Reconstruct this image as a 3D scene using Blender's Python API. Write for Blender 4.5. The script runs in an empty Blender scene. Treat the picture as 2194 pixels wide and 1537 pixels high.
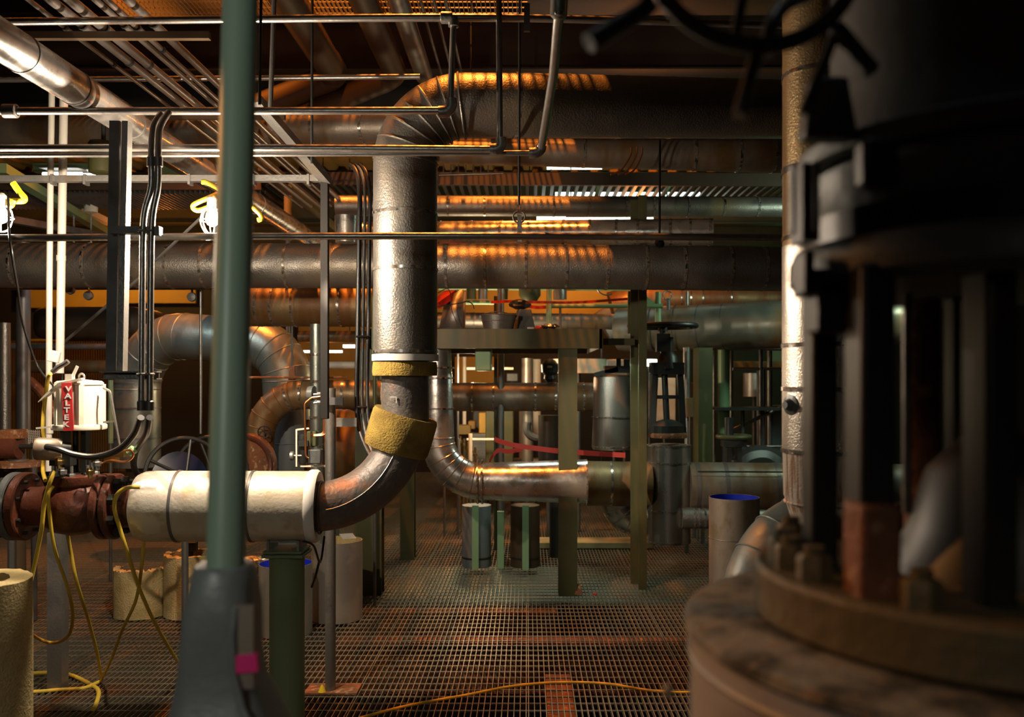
import bpy, math, random
from mathutils import Vector, Matrix, Quaternion
random.seed(7)
F, CX, HY, H = 2000.0, 1130.0, 810.0, 1.61      # focal length in px of a 2194 px wide frame, vanishing point, eye height
sc = bpy.context.scene
COL = sc.collection
# ------------------------------------------------------------------ camera
cam = bpy.data.cameras.new('camera'); camo = bpy.data.objects.new('camera', cam); COL.objects.link(camo)
camo.location = (0, 0, H); camo.rotation_euler = (math.pi/2, 0, 0)
cam.sensor_width = 36; cam.lens = F*36/2194
cam.shift_x = (1097-CX)/2194; cam.shift_y = (HY-768.5)/2194
cam.clip_start = .05; cam.clip_end = 80
cam.dof.use_dof = True; cam.dof.focus_distance = 4.7; cam.dof.aperture_fstop = 2.8
sc.camera = camo
# ------------------------------------------------------------------ world, exposure
w = bpy.data.worlds.new('world'); sc.world = w; w.use_nodes = True
w.node_tree.nodes['Background'].inputs[0].default_value = (.55, .6, .7, 1)
w.node_tree.nodes['Background'].inputs[1].default_value = .003
sc.view_settings.view_transform = 'Standard'; sc.view_settings.look = 'None'
sc.view_settings.exposure = -0.36; sc.view_settings.gamma = 1; sc.view_settings.use_curve_mapping = False
sc.cycles.max_bounces = 6; sc.cycles.sample_clamp_indirect = 4
try:
    sc.cycles.use_denoising = True
except Exception: pass

def P(px, py, d): return Vector(((px-CX)*d/F, d, H-(py-HY)*d/F))

def lamp(kind, name, loc, energy, color, size=.05, target=None, spot=None, blend=.3, size_y=None):
    l = bpy.data.lights.new(name, kind); o = bpy.data.objects.new(name, l); COL.objects.link(o)
    o.location = loc; l.energy = energy; l.color = color
    if kind == 'AREA':
        l.size = size
        if size_y: l.shape = 'RECTANGLE'; l.size_y = size_y
    else: l.shadow_soft_size = size
    if kind == 'SPOT': l.spot_size = spot; l.spot_blend = blend
    if target is not None:
        o.rotation_euler = (Vector(target)-Vector(loc)).to_track_quat('-Z', 'Y').to_euler()
    return o
SOD = (1, .27, .035); WARM = (1, .8, .6); COOL = (.78, .95, 1.0); GRN = (.55, 1, .7)
# lights of the hall and added fills (the two caged work lamps carry their own bulbs further down)
lamp('SPOT', 'sodium_light', (-.6, 5.05, 6.7), 2100, SOD, .02, (-.6, 4.9, 0), 1.9)
lamp('SPOT', 'sodium_light', (-2.6, 7.2, 6.3), 1900, SOD, .02, (-2.3, 6.0, 0), 1.25)
lamp('SPOT', 'sodium_light', (-.2, 8.2, 4.8), 300, SOD, .03, (-.3, 7.4, 0), 1.05)
lamp('SPOT', 'sodium_light', (.6, 14.4, 3.6), 90, (1, .42, .08), .1, (.5, 15.9, 2.6), 2.2)
lamp('SPOT', 'sodium_light', (-6.6, 14.4, 3.6), 80, (1, .5, .1), .1, (-6.8, 15.9, 2.6), 2.2)
lamp('POINT', 'sodium_light', (-6.2, 10.9, 3.3), 14, SOD, .1)
lamp('POINT', 'sodium_light', (1.3, 10.9, 3.1), 60, SOD, .1)
lamp('POINT', 'sodium_light', (-2.2, 9.9, 1.7), 10, SOD, .1)
lamp('POINT', 'sodium_light', (-4.4, 11.3, 3.0), 45, SOD, .08)
lamp('POINT', 'floor_level_light', (-.5, 9.4, 1.6), 85, (1, .75, .45), .1)
lamp('AREA', 'fluorescent_light', (3.0, 7.3, 2.8), 34, (.72, 1, .78), .9, (2.2, 9.0, 1.9), size_y=.15)
lamp('AREA', 'fluorescent_light', (-3.1, 6.9, 2.6), 12, COOL, .7, (-2.9, 8.2, 1.9), size_y=.15)
lamp('POINT', 'green_light', (4.4, 14.3, 2.3), 12, (.1, 1, .4), .2)
lamp('AREA', 'aisle_fill', (.2, 1.6, 5.4), 8, (.9, .95, 1), .6, (-.2, 5.0, .6), size_y=.2)
lamp('SPOT', 'aisle_fill', (-1.3, -.9, 2.5), 75, (1, 1, .88), .15, (-.75, 3.0, 1.35), .9, .6)

lamp('AREA', 'under_platform_fill', (.35, 7.35, 1.72), 9, (.8, 1, .85), .9, (.35, 7.3, 0), size_y=.2)  # added lamp under the deck, brightens the catch plate and low pipe
lamp('SPOT', 'sodium_light', (-2.6, 2.4, 3.0), 190, (1, .38, .1), .06, (.38, .95, 1.28), .26, .8)
lamp('SPOT', 'work_lamp_boost', (-1.22, 3.9, 2.2), 480, WARM, .03, (.9, 3.0, 1.78), .25, .5)  # added spot beside the work lamp, boosts the vessel highlight
lamp('SPOT', 'work_lamp_boost', (-1.24, 4.05, 2.2), 420, WARM, .03, (.95, 7.6, .9), .30, .6)  # second added spot there, brightens the drums under the platform
lamp('SPOT', 'aisle_fill', (-.5, -1.6, 2.9), 60, (1, .9, .78), .3, (.30, .9, 1.1), .34, .9)  # added spot behind the viewer, brightens the foreground drum and flange
# ------------------------------------------------------------------ materials
def mk(name, col, metal=0.0, rough=.5, c2=None, nscale=4.0, nlo=.45, nhi=.65, stretch=(1, 1, 1), bump=0, bscale=60, rvar=0, emit=None, estr=0, spec=.5, bdist=.01, c3=None):
    m = bpy.data.materials.new(name); m.use_nodes = True
    nt = m.node_tree; b = nt.nodes['Principled BSDF']
    b.inputs['Base Color'].default_value = (*col, 1); b.inputs['Metallic'].default_value = metal
    b.inputs['Roughness'].default_value = rough
    b.inputs['Specular IOR Level'].default_value = spec
    tc = nt.nodes.new('ShaderNodeTexCoord')
    def noise(scale, st=(1, 1, 1), det=5):
        mp = nt.nodes.new('ShaderNodeMapping'); mp.inputs['Scale'].default_value = st
        nt.links.new(tc.outputs['Object'], mp.inputs['Vector'])
        n = nt.nodes.new('ShaderNodeTexNoise'); n.inputs['Scale'].default_value = scale; n.inputs['Detail'].default_value = det
        nt.links.new(mp.outputs[0], n.inputs['Vector']); return n
    def ramp(n, lo, hi):
        r = nt.nodes.new('ShaderNodeMapRange'); r.inputs[1].default_value = lo; r.inputs[2].default_value = hi
        nt.links.new(n.outputs['Fac'], r.inputs[0]); return r
    last = None
    if c2:
        n = noise(nscale, stretch); r = ramp(n, nlo, nhi)
        mx = nt.nodes.new('ShaderNodeMix'); mx.data_type = 'RGBA'
        nt.links.new(r.outputs[0], mx.inputs[0]); mx.inputs[6].default_value = (*col, 1); mx.inputs[7].default_value = (*c2, 1)
        last = mx
        if metal > .3:
            mm = nt.nodes.new('ShaderNodeMapRange'); mm.inputs[3].default_value = metal; mm.inputs[4].default_value = metal*.35
            nt.links.new(r.outputs[0], mm.inputs[0]); nt.links.new(mm.outputs[0], b.inputs['Metallic'])
    if c3:
        n = noise(nscale*4.3, stretch, 8); r = ramp(n, .56, .66)
        m2 = nt.nodes.new('ShaderNodeMix'); m2.data_type = 'RGBA'; nt.links.new(r.outputs[0], m2.inputs[0])
        if last: nt.links.new(last.outputs[2], m2.inputs[6])
        else: m2.inputs[6].default_value = (*col, 1)
        m2.inputs[7].default_value = (*c3, 1); last = m2
    if last: nt.links.new(last.outputs[2], b.inputs['Base Color'])
    if rvar:
        n = noise(9, (1, 1, 1), 4); r = nt.nodes.new('ShaderNodeMapRange'); r.inputs[1].default_value = .3; r.inputs[2].default_value = .7
        r.inputs[3].default_value = max(.05, rough-rvar); r.inputs[4].default_value = min(1, rough+rvar)
        nt.links.new(n.outputs['Fac'], r.inputs[0]); nt.links.new(r.outputs[0], b.inputs['Roughness'])
    if bump:
        n = noise(bscale, (1, 1, 1), 3); bp = nt.nodes.new('ShaderNodeBump'); bp.inputs['Strength'].default_value = bump
        bp.inputs['Distance'].default_value = bdist
        nt.links.new(n.outputs['Fac'], bp.inputs['Height']); nt.links.new(bp.outputs[0], b.inputs['Normal'])
    if emit:
        b.inputs['Emission Color'].default_value = (*emit, 1); b.inputs['Emission Strength'].default_value = estr
    return m
M = {}
M['jacket'] = mk('embossed_jacket', (.225, .212, .19), .82, .42, (.15, .11, .06), 2.2, .5, .72, bump=.55, bscale=110, rvar=.08, bdist=.004)
M['jacket_dirty'] = mk('dirty_jacket', (.24, .215, .18), .75, .46, (.13, .08, .035), 2.0, .42, .62, (3, 1, 1), bump=.3, bscale=90, rvar=.1, bdist=.004)
M['jacket_brown'] = mk('brown_streaked_jacket', (.24, .17, .085), .6, .48, (.15, .07, .02), 3, .42, .62, (3, 1, .5), bump=.25, bscale=70, rvar=.1, bdist=.004)
M['jacket_bright'] = mk('bright_jacket', (.50, .485, .46), .92, .27, (.26, .2, .13), 2.5, .52, .75, bump=.25, bscale=30, rvar=.1, bdist=.004)
M['jacket_pale'] = mk('weathered_pale_jacket', (.66, .62, .53), .45, .45, (.46, .38, .24), 3, .48, .7, bump=.3, bscale=70, rvar=.1, bdist=.004, c3=(.5, .42, .28))
M['jacket_green'] = mk('dull_grey_green_jacket', (.26, .285, .25), .75, .38, (.17, .11, .05), 1.7, .5, .66, (1.5, 1, .6), bump=.25, bscale=60, rvar=.1, bdist=.004)
M['strap'] = mk('steel_strap', (.55, .53, .5), 1, .22, (.12, .09, .06), 30, .4, .6)
M['galv'] = mk('galvanised_steel', (.27, .265, .25), .8, .42, (.14, .115, .085), 6, .5, .7, bump=.15, bscale=80)
M['galv_dark'] = mk('dark_galvanised_steel', (.16, .16, .16), .7, .45, (.08, .06, .05), 5, .45, .65)
M['conduit'] = mk('conduit_steel', (.34, .32, .30), .9, .34, (.18, .14, .10), 8, .55, .75, bump=.1, bscale=50)
M['white'] = mk('off_white_paint', (.50, .48, .42), 0, .35, (.40, .36, .27), 5, .55, .8)
M['green'] = mk('green_paint', (.16, .225, .12), 0, .42, (.12, .17, .085), 4, .5, .7)
M['fgreen'] = mk('smooth_green_paint', (.26, .36, .27), 0, .4)
M['olive'] = mk('olive_paint', (.062, .066, .022), 0, .5, (.045, .04, .012), 3, .5, .7)
M['palegreen'] = mk('pale_green_paint', (.22, .36, .19), 0, .4)
M['cast'] = mk('grey_cast_iron', (.125, .135, .135), .2, .42, (.10, .11, .11), 6, .4, .7, bump=.2, bscale=40)
M['black'] = mk('black_iron', (.025, .027, .026), .3, .42, (.06, .035, .02), 5, .55, .75)
M['teal'] = mk('dark_grey_paint', (.16, .19, .19), .1, .45, (.1, .11, .11), 4, .45, .7, bump=.1, bscale=60)
M['bluep'] = mk('blue_paint', (.004, .007, .03), 0, .4)
M['rust'] = mk('rusty_steel', (.24, .085, .03), .2, .65, (.16, .07, .035), 7, .4, .65, bump=.5, bscale=50, c3=(.42, .24, .12))
M['redoxide'] = mk('red_oxide_iron', (.12, .036, .02), .15, .38, (.07, .025, .015), 5, .4, .7, bump=.3, bscale=40)
M['barepipe'] = mk('bare_pipe_steel', (.15, .135, .125), .45, .5, (.28, .12, .06), 6, .54, .68, bump=.35, bscale=60, c3=(.20, .18, .165))
M['wool'] = mk('mineral_wool', (.50, .40, .19), 0, .95, (.36, .27, .10), 9, .4, .7, bump=.7, bscale=110, bdist=.012)
M['wooldark'] = mk('weathered_mineral_wool', (.36, .25, .05), 0, .95, (.20, .13, .025), 9, .4, .65, bump=.7, bscale=120, bdist=.012)
M['yellow'] = mk('yellow_plastic', (.85, .60, .03), 0, .35)
M['cable'] = mk('yellow_cable_sheath', (.62, .44, .05), 0, .45)
M['rubber'] = mk('black_rubber', (.02, .02, .02), 0, .38)
M['grate'] = mk('grating_steel', (.30, .27, .20), .6, .45, (.24, .11, .05), 1.5, .58, .75)
M['copper'] = mk('copper_tube', (.75, .33, .14), 1, .3)
M['brass'] = mk('brass', (.7, .48, .18), 1, .3)
M['deck'] = mk('yellow_deck', (.28, .18, .045), 0, .6, (.2, .12, .03), 2, .4, .7)
M['darkdeck'] = mk('dark_roof_deck', (.035, .027, .02), 0, .7)
M['wallp'] = mk('yellow_wall_paint', (.72, .42, .07), 0, .6, (.55, .30, .05), 1.2, .4, .7)
M['wallp2'] = mk('dull_wall_paint', (.25, .17, .07), 0, .7)
M['concrete'] = mk('dark_concrete', (.018, .016, .014), 0, .9, (.03, .018, .01), 2, .4, .7)
M['tape'] = mk('red_tape', (.42, .02, .012), 0, .5)
M['pink'] = mk('pink_tape', (.85, .03, .22), 0, .5)
M['redlabel'] = mk('red_label', (.45, .02, .02), 0, .4)
M['silver'] = mk('silver_lettering', (.75, .73, .68), .1, .5)
M['cream'] = mk('cream_paint', (.80, .76, .62), 0, .38, (.66, .58, .38), 7, .55, .75)
M['blue'] = mk('blue_lining', (.01, .03, .55), 0, .4)
M['sheet'] = mk('sheet_metal', (.42, .40, .36), .8, .42, (.3, .24, .17), 5, .5, .7, bump=.1, bscale=20)
M['tan'] = mk('spotted_sheet', (.34, .28, .22), .6, .5, (.2, .14, .08), 12, .5, .65, (1, 1, .6))
M['cloth'] = mk('lagging_cloth', (.48, .42, .36), 0, .7, (.26, .13, .06), 14, .5, .6, (4, 4, .25), bump=.4, bscale=120)
M['tank'] = mk('blue_grey_tank', (.13, .15, .155), .1, .55)
M['brown'] = mk('brown_painted_steel', (.08, .05, .025), .2, .55, (.05, .03, .014), 3, .4, .7)
M['vessel'] = mk('glittering_jacket', (.62, .58, .52), .92, .34, (.42, .33, .22), 2.2, .5, .75, bump=.45, bscale=170, rvar=.04, bdist=.004)
M['vessel_top'] = mk('brown_stained_jacket', (.40, .30, .16), .8, .38, (.30, .17, .05), 5, .4, .62, (4, 4, .2), bump=.5, bscale=150, bdist=.004)
M['duct'] = mk('dull_grey_duct', (.12, .14, .13), .35, .5, (.2, .2, .18), 5, .5, .7, bump=.3, bscale=25)
M['jacket_drum'] = mk('shiny_drum_jacket', (.42, .40, .37), .95, .33, (.24, .2, .15), 2.0, .5, .75, (2, 2, .3), bump=.4, bscale=130, rvar=.06, bdist=.004)
M['drum_side'] = mk('scuffed_pale_jacket', (.50, .46, .42), .3, .5, (.3, .25, .2), 5, .5, .7, bump=.15, bscale=30)
M['matt_black'] = mk('matt_black_paint', (.018, .017, .016), 0, .8, spec=.2)
M['socket'] = mk('smooth_grey_casting', (.21, .225, .215), .1, .42, (.16, .17, .165), 5, .4, .7, bump=.15, bscale=40)
M['walnut'] = mk('dark_brown_steel', (.035, .022, .012), .2, .6)
M['lug'] = mk('catch_plate_paint', (.32, .42, .36), 0, .6)
M['foil'] = mk('crumpled_foil', (.65, .62, .6), 1, .2, bump=1, bscale=25, bdist=.03)
M['hotbulb'] = mk('lit_bulb', (1, 1, 1), 0, .3, emit=(1, .93, .8), estr=55)
M['whitecage'] = mk('white_wire', (.85, .85, .83), 0, .4)
M['tube'] = mk('lit_fluorescent', (1, 1, 1), 0, .3, emit=(.85, .95, 1), estr=9)
M['tubeg'] = mk('lit_fluorescent_panel', (1, 1, 1), 0, .3, emit=(.85, 1, .88), estr=4)  # greenish-white glow of the far fluorescent panels
M['board'] = mk('plywood_board', (.45, .36, .17), 0, .7, (.3, .22, .1), 5, .4, .7)
M['red'] = mk('red_plastic', (.6, .04, .02), 0, .4)

# ------------------------------------------------------------------ mesh builder
def frame(d):
    d = d.normalized(); up = Vector((0, 0, 1)) if abs(d.z) < .95 else Vector((1, 0, 0))
    u = d.cross(up).normalized(); v = u.cross(d).normalized(); return u, v
class MB:
    def __init__(s): s.v = []; s.f = []
    def grid(s, rings, closed_ring=True, close=False, caps=(True, True)):
        n = len(rings[0]); b = len(s.v)
        for r in rings: s.v += [tuple(p) for p in r]
        R = len(rings); m = n if closed_ring else n-1
        for i in range(R if close else R-1):
            i2 = (i+1) % R
            for j in range(m):
                j2 = (j+1) % n
                s.f.append((b+i*n+j, b+i*n+j2, b+i2*n+j2, b+i2*n+j))
        if closed_ring and not close:
            if caps[0]: s.f.append(tuple(b+j for j in range(n))[::-1])
            if caps[1]: s.f.append(tuple(b+(R-1)*n+j for j in range(n)))
        return s
    def box(s, c, size, R=None, taper=1.0):
        c = Vector(c); hx, hy, hz = size[0]/2, size[1]/2, size[2]/2; pts = []
        for z, t in ((-hz, 1), (hz, taper)):
            for x, y in ((-hx, -hy), (hx, -hy), (hx, hy), (-hx, hy)):
                p = Vector((x*t, y*t, z)); p = (R @ p) if R else p; pts.append(tuple(c+p))
        b = len(s.v); s.v += pts
        for f in ((3, 2, 1, 0), (4, 5, 6, 7), (0, 1, 5, 4), (1, 2, 6, 5), (2, 3, 7, 6), (3, 0, 4, 7)): s.f.append(tuple(b+i for i in f))
        return s
    def bar(s, a, b_, wd, ht, up=None):          # rectangular bar from a to b
        a, b_ = Vector(a), Vector(b_); d = (b_-a); L = d.length; d.normalize()
        up = Vector(up) if up else (Vector((0, 0, 1)) if abs(d.z) < .95 else Vector((0, 1, 0)))
        u = d.cross(up).normalized(); v = u.cross(d).normalized()
        rings = [[p+u*(sx*wd/2)+v*(sz*ht/2) for sx, sz in ((-1, -1), (1, -1), (1, 1), (-1, 1))] for p in (a, b_)]
        return s.grid(rings)
    def tube(s, pts, r, seg=20, caps=(True, True)):
        pts = [Vector(p) for p in pts]; n = len(pts)
        rs = r if isinstance(r, (list, tuple)) else [r]*n
        d = (pts[1]-pts[0]).normalized(); u, v = frame(d); rings = []
        for i in range(n):
            a = pts[max(i-1, 0)]; c = pts[min(i+1, n-1)]; t = (c-a).normalized()
            q = d.rotation_difference(t); u = (q @ u).normalized(); v = t.cross(u).normalized(); u = v.cross(t).normalized(); d = t
            k = 1.0
            rings.append([pts[i]+(u*math.cos(2*math.pi*j/seg)+v*math.sin(2*math.pi*j/seg))*rs[i]*k for j in range(seg)])
        return s.grid(rings, caps=caps)
    def lathe(s, o, prof, axis=(0, 0, 1), seg=36, closed=False, a0=0, a1=360):
        o = Vector(o); ax = Vector(axis).normalized(); u, v = frame(ax)
        full = abs(a1-a0) >= 359.9; rings = []
        N = seg if full else seg+1
        angs = [math.radians(a0+(a1-a0)*j/seg) for j in range(N)]
        for r, z in prof: rings.append([o+ax*z+(u*math.cos(t)+v*math.sin(t))*max(r, 1e-4) for t in angs])
        b0 = len(s.v)
        s.grid(rings, closed_ring=full, close=closed, caps=(not closed, not closed))
        if not full and closed:
            n = N; R = len(rings)
            s.f.append(tuple(b0+i*n for i in range(R))); s.f.append(tuple(b0+i*n+n-1 for i in range(R))[::-1])
        return s
    def torus(s, o, R, r, axis=(0, 0, 1), seg=48, k=12, a0=0, a1=360):
        return s.lathe(o, [(R+r*math.cos(2*math.pi*i/k), r*math.sin(2*math.pi*i/k)) for i in range(k)], axis, seg, True, a0, a1)
    def hexa(s, o, axis, r, h): return s.lathe(o, [(r, 0), (r, h*.85), (r*.85, h)], axis, 6)
    def build(s, name, mat, parent=None, label=None, smooth=35, bevel=0, **kw):
        off = root_loc(parent) if parent else Vector((0, 0, 0))
        if parent is None:                       # put the origin at the base of the thing
            xs = [v[0] for v in s.v]; ys = [v[1] for v in s.v]; zs = [v[2] for v in s.v]
            off = Vector(((min(xs)+max(xs))/2, (min(ys)+max(ys))/2, min(zs)))
        me = bpy.data.meshes.new(name); me.from_pydata([tuple(Vector(v)-off) for v in s.v], [], s.f)
        me.validate(); me.update()
        for p in me.polygons: p.use_smooth = True
        me.set_sharp_from_angle(angle=math.radians(smooth))
        m = M[mat] if isinstance(mat, str) else mat; me.materials.append(m)
        o = bpy.data.objects.new(name, me); COL.objects.link(o)
        if parent: o.parent = parent
        else: o.location = off
        if bevel:
            bv = o.modifiers.new('edge', 'BEVEL'); bv.width = bevel; bv.segments = 2; bv.limit_method = 'ANGLE'; bv.angle_limit = math.radians(40)
        if label: o['label'] = label
        for k, v in kw.items(): o[k] = v
        return o
def root_loc(o):
    l = Vector((0, 0, 0))
    while o is not None: l = l+o.location; o = o.parent
    return l
def thing(name, label, cat, loc, group=None):
    o = bpy.data.objects.new(name, None); COL.objects.link(o); o.location = Vector(loc); o.empty_display_size = .05
    o['label'] = label; o['category'] = cat
    if group: o['group'] = group
    return o
def tag(o, label, cat, group=None):
    o['label'] = label; o['category'] = cat
    if group: o['group'] = group
    return o
def kids(o): return [c for c in bpy.data.objects if c.parent == o]
def dup(o, delta, label=None, parent=None):
    c = o.copy(); COL.objects.link(c)
    if parent: c.parent = parent
    else: c.location = o.location+Vector(delta)
    if label: c['label'] = label
    for k in kids(o): dup(k, (0, 0, 0), None, c)
    return c
def spline(pts, n=8):
    pts = [Vector(p) for p in pts]; q = [pts[0]]+pts+[pts[-1]]; out = []
    for i in range(1, len(q)-2):
        for k in range(n):
            t = k/n; a, b, c, d = q[i-1], q[i], q[i+1], q[i+2]
            out.append(.5*((2*b)+(c-a)*t+(2*a-5*b+4*c-d)*t*t+(3*b-a-3*c+d)*t**3))
    out.append(pts[-1]); return out
def fillet(pts, rad, n=12):
    pts = [Vector(p) for p in pts]
    out = [pts[0]]
    for i in range(1, len(pts)-1):
        a, b, c = pts[i-1], pts[i], pts[i+1]; R = rad[i-1] if isinstance(rad, (list, tuple)) else rad
        d1 = (a-b).normalized(); d2 = (c-b).normalized(); ang = d1.angle(d2)
        t = min(R/math.tan(ang/2), (a-b).length*.98, (c-b).length*.98); R2 = t*math.tan(ang/2)
        cen = b+(d1+d2).normalized()*(R2/math.sin(ang/2))
        p1 = b+d1*t; p2 = b+d2*t; v1 = p1-cen; v2 = p2-cen; tot = v1.angle(v2); ax = v1.cross(v2).normalized()
        for k in range(n+1): out.append(cen+Quaternion(ax, tot*k/n) @ v1)
    out.append(pts[-1]); return out
def proj(p): return (CX+p.x*F/p.y, HY-(p.z-H)*F/p.y)
def pipe(name, label, cat, pts, r, mat, straps=None, axis=0, rad=.2, group=None, world=False, seg=28, sw=.018, strapmat='strap', rib=None, caps=(True, True), nf=12):
    """a pipe through points given as (px, py, depth); r in metres (or a list, one per point); straps at those px or py"""
    W = [Vector(p) if world else P(*p) for p in pts]
    if len(W) > 2: path = fillet(W, rad, nf)
    else: path = [W[0].lerp(W[1], i/12) for i in range(13)]
    if isinstance(r, (list, tuple)):
        L = [0]
        for i in range(1, len(path)): L.append(L[-1]+(path[i]-path[i-1]).length)
        rr = [r[0]+(r[1]-r[0])*l/L[-1] for l in L]
    else: rr = [r]*len(path)
    o = MB().tube(path, rr, seg, caps).build(name, mat); tag(o, label, cat, group)
    for s_ in (straps or []):
        for i in range(len(path)-1):
            a, b = proj(path[i])[axis], proj(path[i+1])[axis]
            if (a-s_)*(b-s_) <= 0 and a != b:
                t = (s_-a)/(b-a); p = path[i].lerp(path[i+1], t); d = (path[i+1]-path[i]).normalized(); rad_ = rr[i]+(rr[i+1]-rr[i])*t
                MB().lathe(p-d*sw/2, [(rad_-.002, 0), (rad_+.003, 0), (rad_+.003, sw), (rad_-.002, sw)], d, seg, True).build('strap', strapmat, o)
                break
    if rib:                                     # raised gore seams round the bends: rib = number per bend
        k = 1
        nb = len(W)-2
        for bnd in range(nb):
            base = 1+bnd*(nf+1)
            for q in range(rib):
                i = base+round(nf*q/(rib-1)); i = min(i, len(path)-2)
                d = (path[i+1]-path[i-1]).normalized()
                MB().torus(path[i], rr[i], .005, d, seg, 6).build('gore_seam', mat, o)
    return o
def cord(name, label, cat, pts, r, mat, world=False, group=None, n=8, seg=10):
    W = [Vector(p) if world else P(*p) for p in pts]
    return tag(MB().tube(spline(W, n), r, seg).build(name, mat), label, cat, group)

# ================================================================== the setting
def struct(o): o['kind'] = 'structure'; return o
g = MB(); seams = [-6.92, -6.055, -5.19, -4.325, -3.46, -2.595, -1.73, -.866, 0, .845, 1.71, 2.575, 3.44, 4.305, 5.17, 6.035, 6.9]
for i in range(len(seams)-1):
    a, b = seams[i]+.006, seams[i+1]-.006
    for k in range(30):
        x = a+(b-a)*k/29; g.box((x, 8.6, -.014), (.0042, 15.2, .028))
for k in range(152): g.box((0, 1.02+k*.1, -.004), (13.85, .0065, .007))
struct(g.build('floor', 'grate'))
struct(MB().box((0, 8.5, -3.3), (22, 20, .2)).build('floor_lower', 'concrete'))
def ibeam(a, b, wd, ht, tw=.012, up=None):
    m = MB(); a, b = Vector(a), Vector(b); u = Vector((0, 0, 1))
    m.bar(a, b, wd, .016); m.bar(a-u*ht, b-u*ht, wd, .016); m.bar(a-u*ht/2, b-u*ht/2, tw, ht-.01); return m
for y, wd, x0, x1 in ((5.86, .17, -3.4, 1.25), (6.62, .15, -3.4, .2), (9.4, .2, -5, 3), (10.3, .2, -5, 3), (11.4, .22, -6, 5), (12.8, .22, -6, 6), (4.55, .12, -4, -1.2)):
    struct(ibeam((x0, y, -.04), (x1, y, -.04), wd, .3).build('floor_beam', 'rust'))
for x, y0, y1 in ((.17, 4.0, 5.2), (-2.3, 4.2, 9.0)):
    struct(ibeam((x, y0, -.05), (x, y1, -.05), .14, .3).build('floor_beam', 'rust'))
tag(MB().box((.08, 7.6, -.075), (2.4, 1.35, .02)).build('catch_plate', 'lug'), 'pale green plate lying below the floor grating under the work platform', 'plate')
# walls, roof
struct(MB().box((0, 16.1, 1.0), (22, .2, 8.6)).build('wall_back', 'darkdeck'))
struct(MB().box((-9.5, 7, 1.8), (.2, 20, 10.2)).build('wall_left', 'darkdeck'))
struct(MB().box((9.5, 7, 1.8), (.2, 20, 10.2)).build('wall_right', 'darkdeck'))
struct(MB().box((0, -2.6, 1.8), (19, .2, 10.2)).build('wall_front', 'darkdeck'))
def corrugated(x0, x1, y0, y1, z, pitch=.3, dep=.05, along='y'):
    m = MB(); pr = []; x = x0
    while x < x1:
        pr += [(x, 0), (x+pitch*.4, 0), (x+pitch*.5, dep), (x+pitch*.9, dep)]; x += pitch
    lo = [Vector((a, y0, z+h)) for a, h in pr]; hi = [Vector((a, y1, z+h)) for a, h in pr]
    lo2 = [p+Vector((0, 0, .06)) for p in lo]; hi2 = [p+Vector((0, 0, .06)) for p in hi]
    m.grid([lo, hi, hi2, lo2], closed_ring=False, close=True); return m
struct(corrugated(-9.5, 9.5, -2.5, 9.6, 6.9).build('ceiling', 'darkdeck'))
struct(corrugated(-9.5, 9.5, 9.6, 16, 3.95, .22, .05).build('ceiling_rear', 'deck'))
struct(MB().box((0, 9.55, 5.45), (19, .12, 3.0)).build('wall_upper', 'darkdeck'))
for y, z in ((8.7, 4.95), (6.9, 6.2), (4.6, 6.4)):
    struct(ibeam((-9.3, y, z), (9.3, y, z), .3, .5).build('roof_beam', 'walnut'))
for y in (10.6, 12.2, 14.2): struct(ibeam((-9.3, y, 3.92), (9.3, y, 3.92), .2, .3).build('roof_beam', 'olive'))
# painted panels on the rear wall, and ribbed siding
for i, (a, b, t, bt) in enumerate(((930, 1350, 600, 690), (40, 236, 612, 660), (40, 300, 727, 738), (236, 420, 610, 650), (640, 800, 690, 850), (975, 1080, 765, 830))):
    p0, p1 = P(a, bt, 15.9), P(b, t, 15.9)
    struct(MB().box((p0+p1)/2, (abs(p1.x-p0.x), .06, abs(p1.z-p0.z))).build('wall_panel', 'wallp'))
m = MB()
for i in range(46):
    x = P(20+i*5.2, 800, 13.5).x; m.box((x, 13.5, 1.2), (.018, .03, 1.9))
m.box((P(135, 0, 13.5).x, 13.56, 1.2), (1.75, .03, 1.9))
struct(m.build('wall_siding', 'deck'))

# ================================================================== overhead grating and deck, whose bars stripe the sodium light
m = MB()
for k in range(92): m.box((-3.14+k*.034, 5.8, 4.45), (.006, 3.2, .035))
for k in range(29): m.box((-1.6, 4.2+k*.11, 4.455), (3.2, .007, .008))
o = m.build('walkway_grating', 'grate'); tag(o, 'steel walkway grating high over the vertical insulated pipe', 'grating')
tag(MB().box((0, 2.9, 4.47), (7.0, 2.4, .03)).build('deck_plate', 'brown'), 'unseen plate added before the high walkway grating to block the sodium light', 'deck plate')  # added out of view, keeps sodium light off the foreground
tag(MB().box((-.33, 5.98, 4.48), (.1, .22, .02)).build('cover_plate', 'brown'), 'small unseen plate added on the high walkway grating to shadow the long pipe', 'plate')  # added out of view, cuts a shadow gap on the long pipe
o = MB().box((2.0, 5.72, 4.47), (4.0, 3.2, .03)).build('deck_plate', 'brown'); tag(o, 'solid steel deck plate beside the high walkway grating', 'deck plate')

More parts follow.
